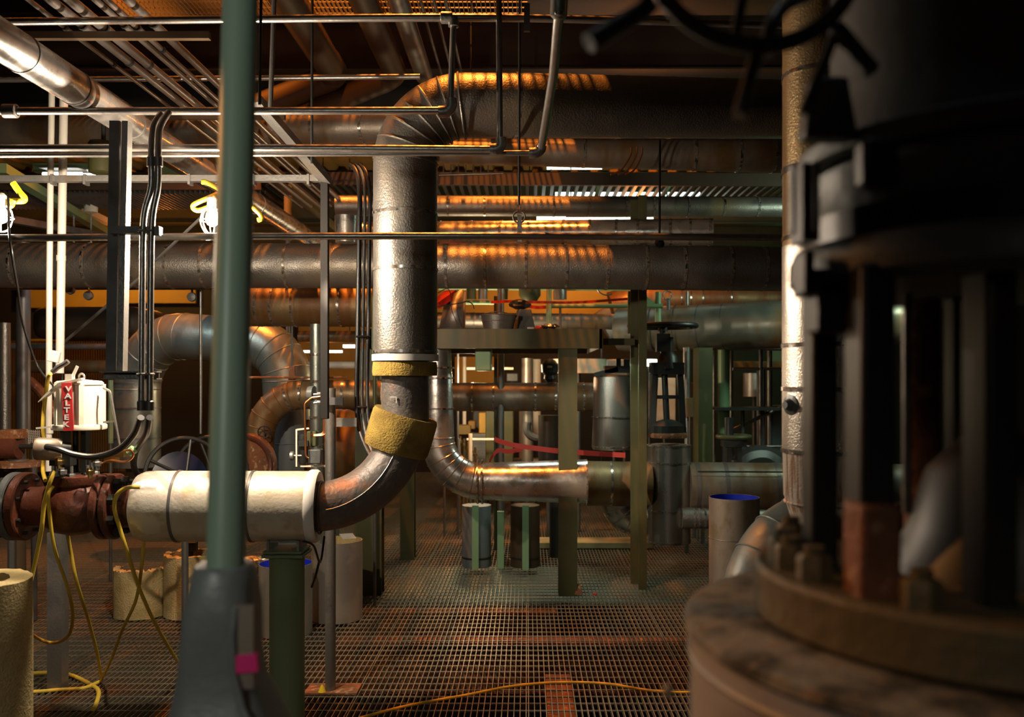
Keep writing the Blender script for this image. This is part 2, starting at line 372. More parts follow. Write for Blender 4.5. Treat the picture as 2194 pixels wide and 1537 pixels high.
# ================================================================== the vertical main pipe and its bend
o = pipe('insulated_pipe', 'large jacketed pipe rising from a yellow wool collar and bending right overhead', 'pipe',
         [(868.5, 774, 4.4), (868.5, 226, 4.4), (1130, 227, 4.45), (2000, 238, 5.3)], .15, 'jacket', rad=.29, seg=56, nf=16)
for y_ in (345, 463, 582, 757):
    c = P(868.5, y_, 4.4); MB().lathe(c, [(.149, 0), (.154, 0), (.154, .014), (.149, .014)], (0, 0, 1), 56, True).build('strap', 'strap', o)
for x_ in (1101, 1210, 1318, 1433, 1550, 1660):
    c = P(x_, 227+(x_-1130)*.0126, 4.45+(x_-1130)*.00098); MB().lathe(c, [(.149, 0), (.154, 0), (.154, .014), (.149, .014)], (1, .2, 0), 56, True).build('strap', 'strap', o)
cen = P(868.5, 226, 4.4)+Vector((.30, 0, -.30))
for k in range(7):                                 # gores of the bend
    a = math.radians(180-90*(k+.5)/7.0)
    q = cen+Vector((math.cos(a)*.30, 0, math.sin(a)*.30)); d = Vector((-math.sin(a), 0, math.cos(a)))
    MB().torus(q, .1505, .006, d, 48, 8).build('gore_seam', 'jacket', o)
MB().lathe(P(868.5, 772, 4.4), [(.11, -.004), (.157, -.004), (.157, .026), (.11, .026)], (0, 0, 1), 56, True).build('end_ring', 'silver', o, 'white sealant ring')
# wool collar, bare neck, bend, horizontal run
t = thing('bare_elbow', 'bare dark steel elbow joining the vertical pipe to the pale horizontal pipe', 'pipe elbow', P(868, 1085, 4.4))
path = [P(868.5, 765, 4.4), P(868.5, 1083, 4.42), P(655, 1086, 4.17)]
fp = fillet(path, .40, 20)
MB().tube(fp, .1115, 48).build('elbow_body', 'barepipe', t)
# weld seam along the outer side of the bend
seam = []
for i in range(3, len(fp)-1):
    d = (fp[i+1]-fp[i-1]).normalized(); side = Vector((0, -1, 0)); side = (side-d*side.dot(d)).normalized(); seam.append(fp[i]+side*.1125)
MB().tube(seam, .0032, 6).build('weld_seam', 'galv', t)
MB().box(P(842, 851, 4.29), (.028, .004, .004)).box(P(849, 857, 4.29), (.004, .004, .03)).build('chalk_mark', 'silver', t, 'white chalk mark')
o = MB().lathe(P(867.5, 806, 4.4), [(.112, 0), (.15, .002), (.153, .02), (.151, .05), (.148, .066), (.112, .066)], (0, 0, 1), 48, True).build('wool_collar', 'wooldark')
tag(o, 'short upright mineral wool collar under the white ring of the vertical pipe', 'insulation')
i0 = 7; ax = (fp[i0]-fp[i0-3]).normalized(); cc = fp[i0-4]
random.seed(3)
prof = [(.114, -.085), (.150, -.088), (.156, -.07), (.157, 0), (.155, .075), (.149, .092), (.113, .09)]
o = MB().lathe(P(859, 925, 4.41), prof, (-.30, .04, -1), 56, True).build('wool_collar', 'wooldark')
tag(o, 'tilted yellow mineral wool collar wrapped round the bare elbow', 'insulation')
t = thing('insulated_pipe', 'pale jacketed horizontal pipe, brightly lit, resting on the green pipe stand', 'pipe', P(480, 1085, 4.15))
a, b = P(292, 1085, 4.13), P(664, 1085, 4.17); ax = (b-a)
Ld = ax.length
MB().lathe(a, [(.05, 0), (.115, .0), (.14, .012), (.153, .04), (.156, .08), (.156, Ld)], ax, 64).build('jacket', 'jacket_pale', t)
MB().lathe(b, [(.112, 0), (.158, -.004), (.163, .006), (.163, .03), (.155, .042), (.112, .03)], ax, 64, True).build('end_ring', 'silver', t, 'white plastered end ring')
for x_ in (381, 540): MB().lathe(a.lerp(b, (x_-292)/372), [(.152, 0), (.160, 0), (.160, .012), (.152, .012)], ax, 56, True).build('strap', 'galv_dark', t)
MB().torus(P(687, 1088, 4.17), .116, .005, ax, 40, 8).build('rubber_band', 'rubber', t)
# flanged control valve ------------------------------------------------
t = thing('control_valve', 'red-brown flanged control valve with a white actuator on top, left of the pale pipe', 'valve', P(160, 1140, 4.13))
C = P(160, 1085, 4.13)
def X(px, dz=0, dy=0): p = P(px, 1085, 4.13); return Vector((p.x, 4.13+dy, p.z+dz))
MB().lathe(X(62), [(.085, 0), (.085, .05), (.095, .09), (.118, .13), (.130, .20), (.122, .26), (.10, .30), (.085, .33), (.085, .355)], (1, 0, 0), 40).build('body', 'redoxide', t)
def flange(px, r, th, mat, bolts=8, ln=.1, side=1, studs=True):
    f = MB().lathe(X(px), [(.06, 0), (r-.006, 0), (r, .006), (r, th-.006), (r-.006, th), (.06, th)], (1, 0, 0), 48, True).build('flange', mat, t)
    if studs:
        for k in range(bolts):
            a = 2*math.pi*(k+.5)/bolts; p = X(px, math.cos(a)*r*.80, math.sin(a)*r*.80)
            s_ = MB().tube([p+Vector((-ln*.45, 0, 0)), p+Vector((ln, 0, 0))], .008, 8); s_.hexa(p+Vector((th, 0, 0)), (1, 0, 0), .022, .026); s_.hexa(p+Vector((-.0, 0, 0)), (-1, 0, 0), .022, .026)
            s_.build('stud', 'black', f)
    return f
flange(24, .150, .038, 'cast'); flange(45, .150, .04, 'redoxide', studs=False)
flange(218, .145, .036, 'redoxide', studs=False); flange(239, .145, .034, 'redoxide', ln=.08)
MB().tube([X(255), X(296)], .094, 36).build('nozzle', 'redoxide', t)
MB().tube([X(-500), X(26)], .09, 36).build('nozzle', 'redoxide', t)
MB().lathe(X(160, .05), [(.075, 0), (.085, .035), (.105, .045), (.108, .05), (.108, .085), (.1, .09), (.06, .095)], (0, 0, 1), 32).build('bonnet', 'redoxide', t)
for k in range(8):
    a = 2*math.pi*k/8+.3; p = X(160, .13, 0)+Vector((math.cos(a)*.085, math.sin(a)*.085, 0))
    MB().tube([p, p+Vector((0, 0, .055))], .008, 8).hexa(p, (0, 0, 1), .017, .022).build('bonnet_nut', 'galv', t)
yk = MB(); zb = .14
for sx in (-1, 1): yk.bar(X(162+sx*22, zb), X(162+sx*22, .345), .022, .05)
yk.lathe(X(162, zb-.01), [(.03, 0), (.055, 0), (.055, .02), (.03, .02)], (0, 0, 1), 24, True)
yk.tube([X(162, zb), X(162, .345)], .012, 12); yk.build('yoke', 'black', t)
A0 = X(170, .34)
act = MB().lathe(A0, [(.03, 0), (.112, 0), (.114, .004), (.114, .018), (.112, .022), (.095, .024), (.095, .195), (.100, .198), (.100, .206), (.09, .214), (.03, .220)], (0, 0, 1), 48).build('actuator', 'cream', t)
for a_ in (-128, -60, 20, 150):
    a = math.radians(a_); p = A0+Vector((math.cos(a)*.100, math.sin(a)*.100, .11)); MB().box(p, (.014, .02, .18), Matrix.Rotation(a, 3, 'Z')).build('rib', 'cream', act)
MB().torus(X(175, .34+.232), .014, .005, (.3, 1, 0), 20, 8).build('lifting_eye', 'galv', act)
pl = P(145, 872, 3.995); Rz = Matrix.Rotation(math.radians(14), 3, 'Z')
MB().box(pl, (.040, .012, .205), Rz @ Matrix.Rotation(math.radians(-2.5), 3, 'Y')).build('name_plate', 'redlabel', t, 'red plate with silver letters')
for k, ch in enumerate('VALTEK'):
    cu = bpy.data.curves.new('lettering', 'FONT'); cu.body = ch; cu.size = .038; cu.align_x = 'CENTER'; cu.align_y = 'CENTER'; cu.extrude = .001; cu.offset = .0012
    tmp = bpy.data.objects.new('tmp', cu); COL.objects.link(tmp); dg = bpy.context.evaluated_depsgraph_get()
    me = bpy.data.meshes.new_from_object(tmp.evaluated_get(dg)); COL.objects.unlink(tmp); bpy.data.objects.remove(tmp)
    me.name = 'lettering'; me.materials.clear(); me.materials.append(M['silver'])
    q = bpy.data.objects.new('lettering', me); COL.objects.link(q); q.parent = t
    top = P(147.5, 834+k*15.2, 3.995); top.x -= k*.0022
    q.location = top+Rz @ Vector((0, -.0075, 0))-t.location; q.rotation_euler = (math.pi/2, 0, math.radians(14)); q.scale = (1, .82, 1)
# positioner, tubing, fittings
ps = MB().lathe(P(76, 962, 4.02), [(.02, 0), (.045, .0), (.049, .01), (.049, .09), (.042, .11), (.02, .112)], (1, .25, -.05), 32).build('positioner', 'tan', t, 'grey round positioner housing')
MB().tube([P(110, 960, 4.02), P(150, 962, 4.06)], .03, 20).box(P(135, 985, 4.06), (.09, .06, .05)).build('positioner_bracket', 'black', t)
MB().tube(fillet([P(222, 832, 4.1), P(236, 838, 4.08), P(256, 955, 4.08)], .02, 5), .0055, 10).build('air_tube', 'galv', t, 'bent steel air tube')
MB().bar(P(222, 905, 4.1), P(246, 903, 4.08), .008, .008).build('tube_clip', 'galv', t)
for i, (px, py) in enumerate(((126, 982), (132, 1003), (192, 1003), (206, 985))):
    MB().tube([P(px, py, 4.02), P(px+2, py+22, 4.02)], .011, 10).hexa(P(px+2, py+14, 4.02), (0, 0, 1), .018, .02).build('fitting', 'brass' if i % 2 == 0 else 'galv', t)
MB().tube(spline([P(205, 1000, 4.05), P(235, 988, 4.0), P(268, 990, 4.0), P(285, 978, 4.0), P(280, 965, 4.0), P(262, 968, 4.0)], 6), .005, 8).build('copper_line', 'copper', t, 'curled copper line')
MB().box(P(258, 972, 4.05), (.05, .05, .03)).box(P(240, 984, 4.05), (.05, .04, .03)).build('regulator', 'brass', t)
MB().lathe(P(276, 972, 4.05), [(.01, 0), (.018, 0), (.02, .03), (.01, .035)], (.6, 0, .5), 16).build('regulator_knob', 'palegreen', t)
MB().bar(P(78, 918, 4.12), P(122, 914, 4.12), .01, .008).build('travel_arm', 'cream', t)
# support bracket below, conduits, hoses
tag(MB().box(P(124, 1310, 4.84)-Vector((0, 0, -.01)), (.075, .075, P(0, 1140, 4.84).z)).build('steel_post', 'galv'), 'square grey-green steel post standing behind the control valve', 'post')
o = bpy.data.objects['steel_post']; o.location.z = 0.0
cord('flexible_conduit', 'black flexible conduit sweeping from the round positioner up to the left conduit', 'cable', [(100, 958, 3.98), (125, 963, 3.95), (160, 975, 3.93), (205, 979, 3.92), (255, 963, 3.9), (288, 930, 3.82), (302, 895, 3.74)], .014, 'rubber')
cord('flexible_conduit', 'black flexible conduit dropping from the right conduit behind the pale pipe', 'cable', [(321, 895, 3.74), (314, 930, 3.85), (292, 965, 4.1), (287, 1000, 4.3), (303, 1030, 4.42)], .014, 'rubber')
# hanging yellow cords over the valve
YL = 'extension cords over the valve'
cord('extension_cord', 'yellow extension cord draped over the valve body and hanging to the lower left', 'cord', [(118, 1010, 3.93), (107, 1035, 3.92), (95, 1080, 3.95), (88, 1140, 3.96), (70, 1230, 4.0), (52, 1300, 4.0), (40, 1400, 4.2), (20, 1480, 4.6)], .0085, 'cable', group=YL)
cord('extension_cord', 'yellow extension cord looping below the valve and curling back at the post', 'cord', [(114, 1042, 3.93), (104, 1062, 3.92), (107, 1110, 3.95), (118, 1180, 4.0), (145, 1260, 4.2), (156, 1320, 4.3), (145, 1365, 4.4), (110, 1378, 4.5), (72, 1362, 4.4), (50, 1330, 4.3)], .0075, 'cable', group=YL)
cord('extension_cord', 'yellow extension cord hanging free from under the valve body to the grating', 'cord', [(144, 1140, 4.3), (152, 1185, 4.35), (165, 1250, 4.4), (190, 1330, 4.6), (208, 1400, 4.8), (217, 1455, 4.95)], .0085, 'cable', group=YL)
cord('extension_cord', 'yellow extension cord hooked over the right flange and crossing down to the right', 'cord', [(300, 1044, 3.94), (270, 1046, 3.93), (250, 1062, 3.93), (245, 1090, 3.95), (256, 1130, 3.97), (275, 1190, 4.0), (300, 1265, 4.2), (340, 1350, 4.5), (400, 1445, 4.95), (440, 1480, 4.80)], .0085, 'cable', group=YL)
cord('extension_cord', 'yellow extension cord hanging from beneath the pale pipe and crossing down to the left', 'cord', [(308, 1155, 4.12), (303, 1220, 4.15), (290, 1290, 4.3), (262, 1350, 4.5), (240, 1410, 4.75), (215, 1462, 4.92)], .0075, 'cable', group=YL)
cord('extension_cord', 'yellow extension cord coiled on the grating around the grey-green post', 'cord', [(-60, 1455, 5.0), (40, 1446, 5.0), (110, 1442, 5.05), (150, 1447, 5.02), (190, 1465, 4.9), (211, 1482, 4.78), (205, 1512, 4.58), (200, 1520, 4.5)], .011, 'cable')
cord('extension_cord', 'second yellow cord lying on the grating in front of the grey-green post', 'cord', [(-60, 1488, 4.74), (60, 1484, 4.76), (125, 1479, 4.8), (180, 1475, 4.83), (212, 1462, 4.92)], .010, 'cable')
cord('extension_cord', 'yellow cord running along the open grating towards the rusty flanged drum', 'cord', [(700, 1560, 4.27), (860, 1516, 4.55), (1000, 1490, 4.73), (1100, 1471, 4.86), (1200, 1463, 4.92), (1300, 1466, 4.9), (1390, 1480, 4.80), (1480, 1484, 4.78), (1600, 1475, 4.84)], .0075, 'cable')

# pipe stand under the pale pipe ------------------------------------------------
c = P(615, 1180, 4.15)
t = thing('pipe_stand', 'round green pipe stand with a square top plate carrying the pale pipe', 'stand', (c.x, 4.15, 0))
MB().tube([(c.x, 4.15, 0), (c.x, 4.15, c.z-.02)], .077, 40).build('post', 'green', t)
MB().box((c.x, 4.15, c.z-.012), (.18, .18, .014)).box((c.x, 4.15, c.z+.004), (.17, .17, .012)).build('top_plate', 'green', t, bevel=.002)
MB().box((c.x-.065, 4.15, c.z+.03), (.012, .15, .05)).box((c.x+.065, 4.15, c.z+.03), (.012, .15, .05)).box((c.x, 4.15, c.z+.05), (.14, .12, .01)).build('saddle', 'galv', t)
for sx in (-1, 1): MB().hexa((c.x+sx*.05, 4.08, c.z-.005), (0, 0, 1), .012, .03).build('bolt', 'galv', t)
MB().box((c.x, 4.15, .006), (.2, .2, .012)).build('foot_plate', 'green', t)
# slender post on a rusty plate
c = P(708, 1482, 4.78)
t = thing('instrument_post', 'slim grey pipe post standing on a rusty plate beside the green pipe stand', 'post', (c.x, 4.78, 0))
MB().tube([(c.x, 4.78, .012), (c.x+.0, 4.78, P(0, 832, 4.78).z)], .027, 24).build('post', 'galv', t)
MB().box((c.x+.01, 4.80, .008), (.27, .15, .012)).build('foot_plate', 'rust', t, bevel=.002)
MB().lathe((c.x-.035, 4.745, .014), [(.02, 0), (.012, .02), (.004, .035)], (0, 0, 1), 12).build('foam_blob', 'yellow', t, 'greenish yellow blob')
MB().bar(P(722, 905, 4.78), P(765, 905, 4.78), .03, .045).build('side_arm', 'galv', t)
MB().bar(P(714, 868, 4.72), P(714, 852, 4.72), .10, .02, (0, 1, 0)).build('clip', 'galv_dark', t)
# instrument cluster
c = P(668, 975, 4.9)
t = thing('air_regulator_set', 'dark regulator cluster with copper tubes on a small frame left of the instrument post', 'instrument', c)
MB().bar(P(636, 920, 4.88), P(636, 1000, 4.88), .008, .02).bar(P(636, 921, 4.88), P(662, 918, 4.9), .02, .008).bar(P(645, 999, 4.9), P(700, 999, 4.9), .03, .008).build('bracket', 'cream', t)
MB().lathe(P(650, 930, 4.9), [(.02, 0), (.03, -.01), (.032, -.04), (.024, -.07), (.026, -.14), (.02, -.16)], (0, 0, 1), 20).box(P(652, 950, 4.88), (.05, .05, .03)).build('filter_bowl', 'black', t)
MB().box(P(676, 978, 4.87), (.065, .06, .075)).build('housing', 'cast', t, bevel=.005)
MB().box(P(670, 940, 4.9), (.05, .06, .08)).build('valve_block', 'olive', t, bevel=.005)
MB().lathe(P(622, 977, 4.88), [(.005, 0), (.024, .002), (.024, .016), (.006, .02), (.006, .06)], (1, 0, 0), 24).build('knob', 'sheet', t, 'round silver knob')
MB().lathe(P(662, 843, 4.85), [(.01, 0), (.036, 0), (.038, .01), (.038, .03), (.01, .035)], (1, -.2, 0), 24).build('gauge', 'cast', t)
MB().tube(fillet([P(686, 850, 4.8), P(668, 852, 4.8), P(653, 864, 4.8), P(655, 980, 4.8), P(662, 982, 4.8)], .03, 5), .0055, 10).build('copper_line', 'copper', t, 'bright copper tube')
for k in range(3): MB().tube(fillet([P(693+k*2.4, 898, 4.78), P(693+k*2.4, 930+k*1.5, 4.78), P(672, 932+k*1.5, 4.78), P(667, 930+k*2, 4.8)], .02, 4), .0035, 8).build('copper_line', 'copper', t, 'bright copper tube')
for k in range(3): MB().tube([P(672, 846+k*9, 4.82), P(690, 844+k*9, 4.82)], .007, 8).hexa(P(680, 845+k*9, 4.82), (1, 0, 0), .012, .02).build('fitting', 'galv', t)
# channel strut hanging, diagonal strut
def channel(name, label, a, b, wd, dp, mat, group=None, open_dir=None):
    a, b = P(*a), P(*b); d = (b-a).normalized(); u = d.cross(Vector((0, 1, 0))).normalized()
    m = MB(); up = u
    f = Vector((0, -1, 0)); f = (f-d*f.dot(d)).normalized()
    m.bar(a, b, .004, wd, up=u); 
    m.bar(a+u*(wd/2)+f*dp/2, b+u*(wd/2)+f*dp/2, dp, .004, up=u); m.bar(a-u*(wd/2)+f*dp/2, b-u*(wd/2)+f*dp/2, dp, .004, up=u)
    m.bar(a+u*(wd/2-.006)+f*dp, b+u*(wd/2-.006)+f*dp, .004, .014, up=u); m.bar(a-u*(wd/2-.006)+f*dp, b-u*(wd/2-.006)+f*dp, .004, .014, up=u)
    return tag(m.build(name, mat), label, 'strut', group)
tag(MB().box((P(697, 370, 4.6)+P(695, 898, 4.6))/2, (.037, .037, (P(0, 370, 4.6)-P(0, 898, 4.6)).z)).build('hanging_strut', 'matt_black', bevel=.003), 'dark vertical steel strut hanging beside the slim instrument post', 'strut')
tag(MB().bar(P(548, 213, 4.1), P(700, 388, 4.6), .05, .035).build('diagonal_brace', 'galv'), 'flat diagonal steel brace slanting down to the dark hanging strut', 'brace')
o = tag(MB().bar(P(-600, 385, 4.6), P(690, 383, 4.6), .04, .03).build('cross_rail', 'galv'), 'flat horizontal steel rail below the paired conduits', 'rail')
for x_ in (115, 185, 408, 545, 662): MB().box(P(x_, 386, 4.6), (.012, .05, .05)).build('rail_clip', 'galv', o)

# ================================================================== thin horizontal conduits in front
CG = 'thin horizontal conduits crossing the view'
def joint(o, px, py, d, r=.024, ax=(1, 0, 0), L=.05): MB().lathe(P(px, py, d)-Vector(ax)*L/2, [(r*.7, 0), (r, .004), (r, L-.004), (r*.7, L)], ax, 20, True).build('coupling', 'galv', o)
o = cord('conduit', 'topmost thin horizontal conduit, with a tee and a drop pipe', 'conduit', [(-700, 55, 3.8), (345, 43, 3.8), (957, 38, 3.8), (1300, 43, 3.85), (1700, 55, 4.0)], .0155, 'conduit', group=CG, seg=14); joint(o, 957, 38, 3.8)
MB().tube([P(972, 40, 3.8), P(965, 222, 3.8)], .0125, 14).build('drop', 'conduit', o); MB().lathe(P(972, 36, 3.8), [(.01, 0), (.022, 0), (.022, .04), (.01, .04)], (0, 0, -1), 16).build('coupling', 'galv', o)
o = cord('conduit', 'thin horizontal conduit ending in a round elbow in front of the big bend', 'conduit', [(-40, 238, 3.8), (500, 238, 3.8), (950, 237, 3.8)], .0155, 'conduit', group=CG, seg=14)
joint(o, 22, 238, 3.8, .028, L=.06); MB().tube(spline([P(940, 240, 3.8), P(957, 238, 3.8), P(966, 228, 3.8), P(966, 212, 3.8)], 4), .024, 16).build('elbow_fitting', 'galv', o)
o = cord('conduit', 'upper of the paired thin conduits, ending in an elbow under a drop pipe', 'conduit', [(-700, 318, 3.8), (500, 317, 3.8), (1055, 320, 3.8)], .0145, 'conduit', group=CG, seg=14)
MB().tube(spline([P(1050, 320, 3.8), P(1064, 319, 3.8), P(1073, 312, 3.8), P(1073, 296, 3.8)], 4), .023, 16).build('elbow_fitting', 'galv', o)
MB().tube([P(1071, 300, 3.8), P(1066, -350, 3.8)], .0125, 14).build('riser', 'conduit', o)
o = cord('conduit', 'lower of the paired thin conduits, running on to the slanted riser', 'conduit', [(-700, 335, 3.82), (500, 330, 3.82), (1140, 328, 3.85)], .0115, 'conduit', group=CG, seg=14)
MB().tube(spline([P(1134, 328, 3.85), P(1148, 327, 3.85), P(1158, 320, 3.85), P(1160, 310, 3.84)], 4), .022, 16).build('elbow_fitting', 'galv', o)
MB().tube([P(1160, 316, 3.84), P(1186, 160, 3.3), P(1198, 25, 2.9), P(1199, -120, 2.9)], [.0165]*4, 16).build('riser', 'conduit', o); MB().lathe(P(1197, 34, 2.92), [(.016, -.01), (.027, 0), (.027, .06), (.016, .075)], (.03, -.3, 1), 20).build('coupling', 'galv', o)
o = cord('conduit', 'long thin conduit crossing in front of the vertical pipe at mid height', 'conduit', [(-700, 518, 3.86), (300, 508, 3.86), (1100, 506, 3.9), (1700, 510, 4.1)], .0150, 'conduit', group=CG, seg=14)
o = cord('conduit', 'thin dark conduit behind the hall conduits, level with the top of the big bend', 'conduit', [(-700, 176, 5.0), (440, 168, 5.0), (900, 164, 5.0)], .0145, 'conduit', group=CG, seg=14)
# hanger rods
RG = 'thin hanger rods'
for i, (x0, y0, x1, y1, d, lab) in enumerate(((564, -300, 556, 225, 3.7, 'thin dark hanger rod just right of the tall green post'), (598, -300, 579, 240, 4.1, 'thin pipe hanger with a warm sheen right of the tall green post'),
        (670, -300, 668, 350, 4.2, 'long thin dark hanger rod left of the vertical pipe'), (1114, -300, 1112, 445, 4.1, 'long thin dark rod carrying a turnbuckle clamp'), (1414, 300, 1413, 520, 5.0, 'thin dark rod right of the turnbuckle clamp'))):
    o = tag(MB().tube([P(x0, y0, d), P(x1, y1, d)], (.006, .0105, .006, .0055, .006)[i], 10).build('hanger_rod', 'black' if i != 1 else 'galv'), lab, 'rod', RG)
    if i == 3:
        MB().torus(P(1112, 465, 4.1), .026, .004, (0, 1, 0), 24, 8).build('clevis', 'galv', o); MB().box(P(1112, 447, 4.1), (.02, .02, .03)).build('nut', 'rust', o, 'rusty nut')
        MB().box(P(1113, 490, 4.1), (.019, .008, .12)).build('hanger_plate', 'galv', o)
    if i == 4: MB().lathe(P(1413, 522, 5.0), [(.005, .03), (.02, .02), (.028, 0), (.02, -.02), (.005, -.025)], (0, 0, 1), 16).build('eye', 'black', o)
MB().box(P(1129, 38, 3.72), (.024, .02, .11)).build('conduit_hanger', 'galv', label=None)
tag(bpy.data.objects['conduit_hanger'], 'small galvanised plate hanger clipped on the topmost conduit', 'hanger')

# ================================================================== pipes running away from the viewer, upper left
xw, zw = -1.808, H+1.16
o = pipe('insulated_pipe', 'shiny jacketed pipe receding overhead at the upper left, brightest of the receding ones', 'pipe', [(xw, 1.6, zw), (xw, 9.3, zw)], .069, 'jacket_bright', world=True, seg=40)
for y_ in (3.33, 3.72, 4.25, 4.4, 5.3, 6.2): MB().lathe((xw, y_, zw), [(.068, 0), (.072, 0), (.072, .012), (.068, .012)], (0, 1, 0), 40, True).build('strap', 'galv', o)
TG = 'bare pipes receding under the roof at the upper left'
zz = H+1.5
info = ((60, .010, 'thinnest and leftmost of the receding bare pipes at the upper left'), (100, .019, 'ribbed receding pipe beside the thinnest one at the upper left'), (150, .021, 'thick smooth receding pipe beside the ribbed one'),
        (197, .013, 'slim receding pipe, fourth from the left edge of the bundle'), (228, .012, 'slim receding pipe squeezed next to the rightmost one'), (264, .019, 'thick bright receding pipe at the right side of the bundle'))
for i, (px, r, lab) in enumerate(info):
    x = (px-1130)*3.7/F; dz = (0, .012, 0, .012, 0, .02)[i]
    o = pipe('receding_pipe', lab, 'pipe', [(x, 2.2, zz+dz), (x, 8.2, zz+dz)], r, 'conduit', world=True, seg=20, group=TG)
    for y_ in ((3.98, 4.45) if i < 3 else (3.98, 4.25) if i == 4 else (3.98,)): MB().lathe((x, y_, zz+dz), [(r-.001, 0), (r+.004, 0), (r+.004, .02), (r-.001, .02)], (0, 1, 0), 20, True).build('pipe_clamp', 'black', o)
for i, (y_, lab) in enumerate(((3.97, 'rusty cross bar holding the receding bare pipes, the nearer one'), (5.2, 'rusty cross bar holding the receding bare pipes, the farther one'))):
    tag(MB().bar((-2.2, y_, zz-.045), (-1.35, y_, zz-.045), .03, .03).build('trapeze_bar', 'brown'), lab, 'support bar')
# dark big lines under the roof
BG = 'large dark pipes under the roof'
for i, (px, r, mt, lab) in enumerate(((612, .12, 'brown', 'thick dark brown line under the roof, left of its neighbours'), (775, .10, 'brown', 'thick dark line under the roof, the middle of three'), (850, .075, 'galv', 'ribbed grey line under the roof, nearest above the big bend'))):
    x = (px-1130)*6.4/F
    o = pipe('roof_pipe', lab, 'pipe', [(x, 4.2, H+2.62), (x, 8.1, H+2.62)] if i == 2 else [(x, 4.2, H+2.62), (x, 8.1, H+2.62), (x-1.05, 8.25, H+2.25)], r, mt, world=True, seg=28, rad=.16, group=BG)
for i, px in enumerate((898, 927, 953)):
    x = (px-1130)*6.4/F
    tag(MB().tube([(x, 4.5, H+2.62), (x, 8.6, H+2.62)], .011, 10).build('roof_conduit', 'galv_dark'), ('left', 'middle', 'right')[i]+' of the three hair-thin conduits under the roof above the big bend', 'conduit', 'hair-thin roof conduits')

# ================================================================== long horizontal pipes across the hall
HG = 'long jacketed pipes crossing the hall'
pipe('insulated_pipe', 'long jacketed pipe crossing the whole hall behind the vertical pipe at mid height', 'pipe', [(-700, 567, 6.2), (1100, 571, 6.2), (2000, 580, 6.3)], .148, 'jacket', rad=.5,
     straps=[42, 195, 296, 368, 442, 618, 788, 958, 1040, 1125, 1210, 1296, 1378, 1458, 1556, 1630], group=HG, seg=48)
pipe('insulated_pipe', 'jacketed pipe behind the big bend, running left below the second conduit', 'pipe', [(-700, 292, 6.9), (500, 277, 6.3), (840, 270, 6.1)], .112, 'jacket_dirty', straps=[10, 375, 680, 783], group=HG, seg=40)
pipe('insulated_pipe', 'dark jacketed pipe just under the big overhead run, to the right of the bend', 'pipe', [(935, 324, 6.5), (2000, 340, 6.7)], [.085, .135], 'jacket_dirty', straps=[1250, 1485, 1580, 1655], group=HG, seg=40)
pipe('insulated_pipe', 'jacketed pipe right of the vertical pipe, third below the big overhead run', 'pipe', [(720, 441, 8.0), (2000, 444, 8.2)], .088, 'jacket', straps=[960, 1038, 1186, 1262, 1341, 1400, 1474, 1549, 1622], group=HG, seg=36)
o = pipe('insulated_pipe', 'bright jacketed pipe with a cut end, just above the long mid-height pipe', 'pipe', [(780, 503, 7.3), (1528, 497, 6.9)], .098, 'jacket_bright', straps=[943, 1010, 1075, 1134, 1208, 1264, 1321, 1367, 1436, 1478, 1520], group=HG, seg=36)
o = pipe('insulated_pipe', 'orange-lit jacketed pipe below the long mid-height pipe, left of the vertical pipe', 'pipe', [(500, 656, 7.2), (805, 656, 7.1)], .158, 'jacket_brown', rad=.3, straps=[560, 592, 637, 735], group=HG, seg=40)
o = pipe('insulated_pipe', 'wide dull grey arch of jacketed pipe standing behind the tall green post', 'pipe', [(293, 1000, 8.2), (293, 712, 8.2), (612, 740, 7.8), (618, 900, 7.8)], .2, 'jacket_green', rad=[.46, .34], rib=6, seg=40)
for y_ in (822, 876, 940): MB().lathe(P(293, y_, 8.2), [(.198, 0), (.204, 0), (.204, .015), (.198, .015)], (0, 0, 1), 40, True).build('strap', 'galv_dark', o)
o = pipe('insulated_pipe', 'yellowish jacketed pipe with a gored elbow turning down, left of the vertical pipe', 'pipe', [(820, 846, 6.8), (556, 846, 6.8), (556, 1015, 6.8)], .106, 'jacket_brown', rad=.32, rib=7, straps=[618, 648, 737], seg=40)
o = pipe('insulated_pipe', 'slim vertical jacketed pipe behind the instrument post', 'pipe', [(678, 695, 6.3), (678, 1040, 6.3), (684, 1180, 6.3)], .043, 'jacket_green', axis=1, straps=[760, 818, 895, 955], seg=28)
# lower right run: elbow, run, drums
o = pipe('insulated_pipe', 'shiny jacketed pipe coming down behind the vertical pipe and turning right near the floor', 'pipe', [(938, 745, 7.0), (938, 1032, 7.0), (1256, 1032, 7.0)], [.10, .165], 'jacket_bright', rad=.33, rib=8, seg=48, nf=16)
for y_ in (790, 812, 877, 955): MB().lathe(P(938, y_, 7.0), [(.10, 0), (.123, 0), (.123, .012), (.10, .012)], (0, 0, 1), 40, True).build('strap', 'strap', o)
for x_ in (1022, 1032, 1254): MB().lathe(P(x_, 1032, 7.0), [(.14, 0), (.168, 0), (.168, .012), (.14, .012)], (1, 0, 0), 40, True).build('strap', 'strap', o)
o = pipe('insulated_pipe', 'stained jacketed pipe continuing the low run, behind the green columns', 'pipe', [(1257, 1036, 7.75), (1394, 1038, 7.75)], .185, 'jacket_brown', straps=[1308, 1350], seg=40)
o = pipe('insulated_pipe', 'dull jacketed pipe with a torn edge running right from the upright drum', 'pipe', [(1474, 1043, 7.75), (2000, 1048, 7.75)], .203, 'jacket_dirty', straps=[1490, 1550, 1658], seg=40, sw=.03, strapmat='galv_dark')
MB().bar(P(1495, 1011, 7.57), P(1678, 1012, 7.57), .004, .012).build('jacket_lap', 'black', o)
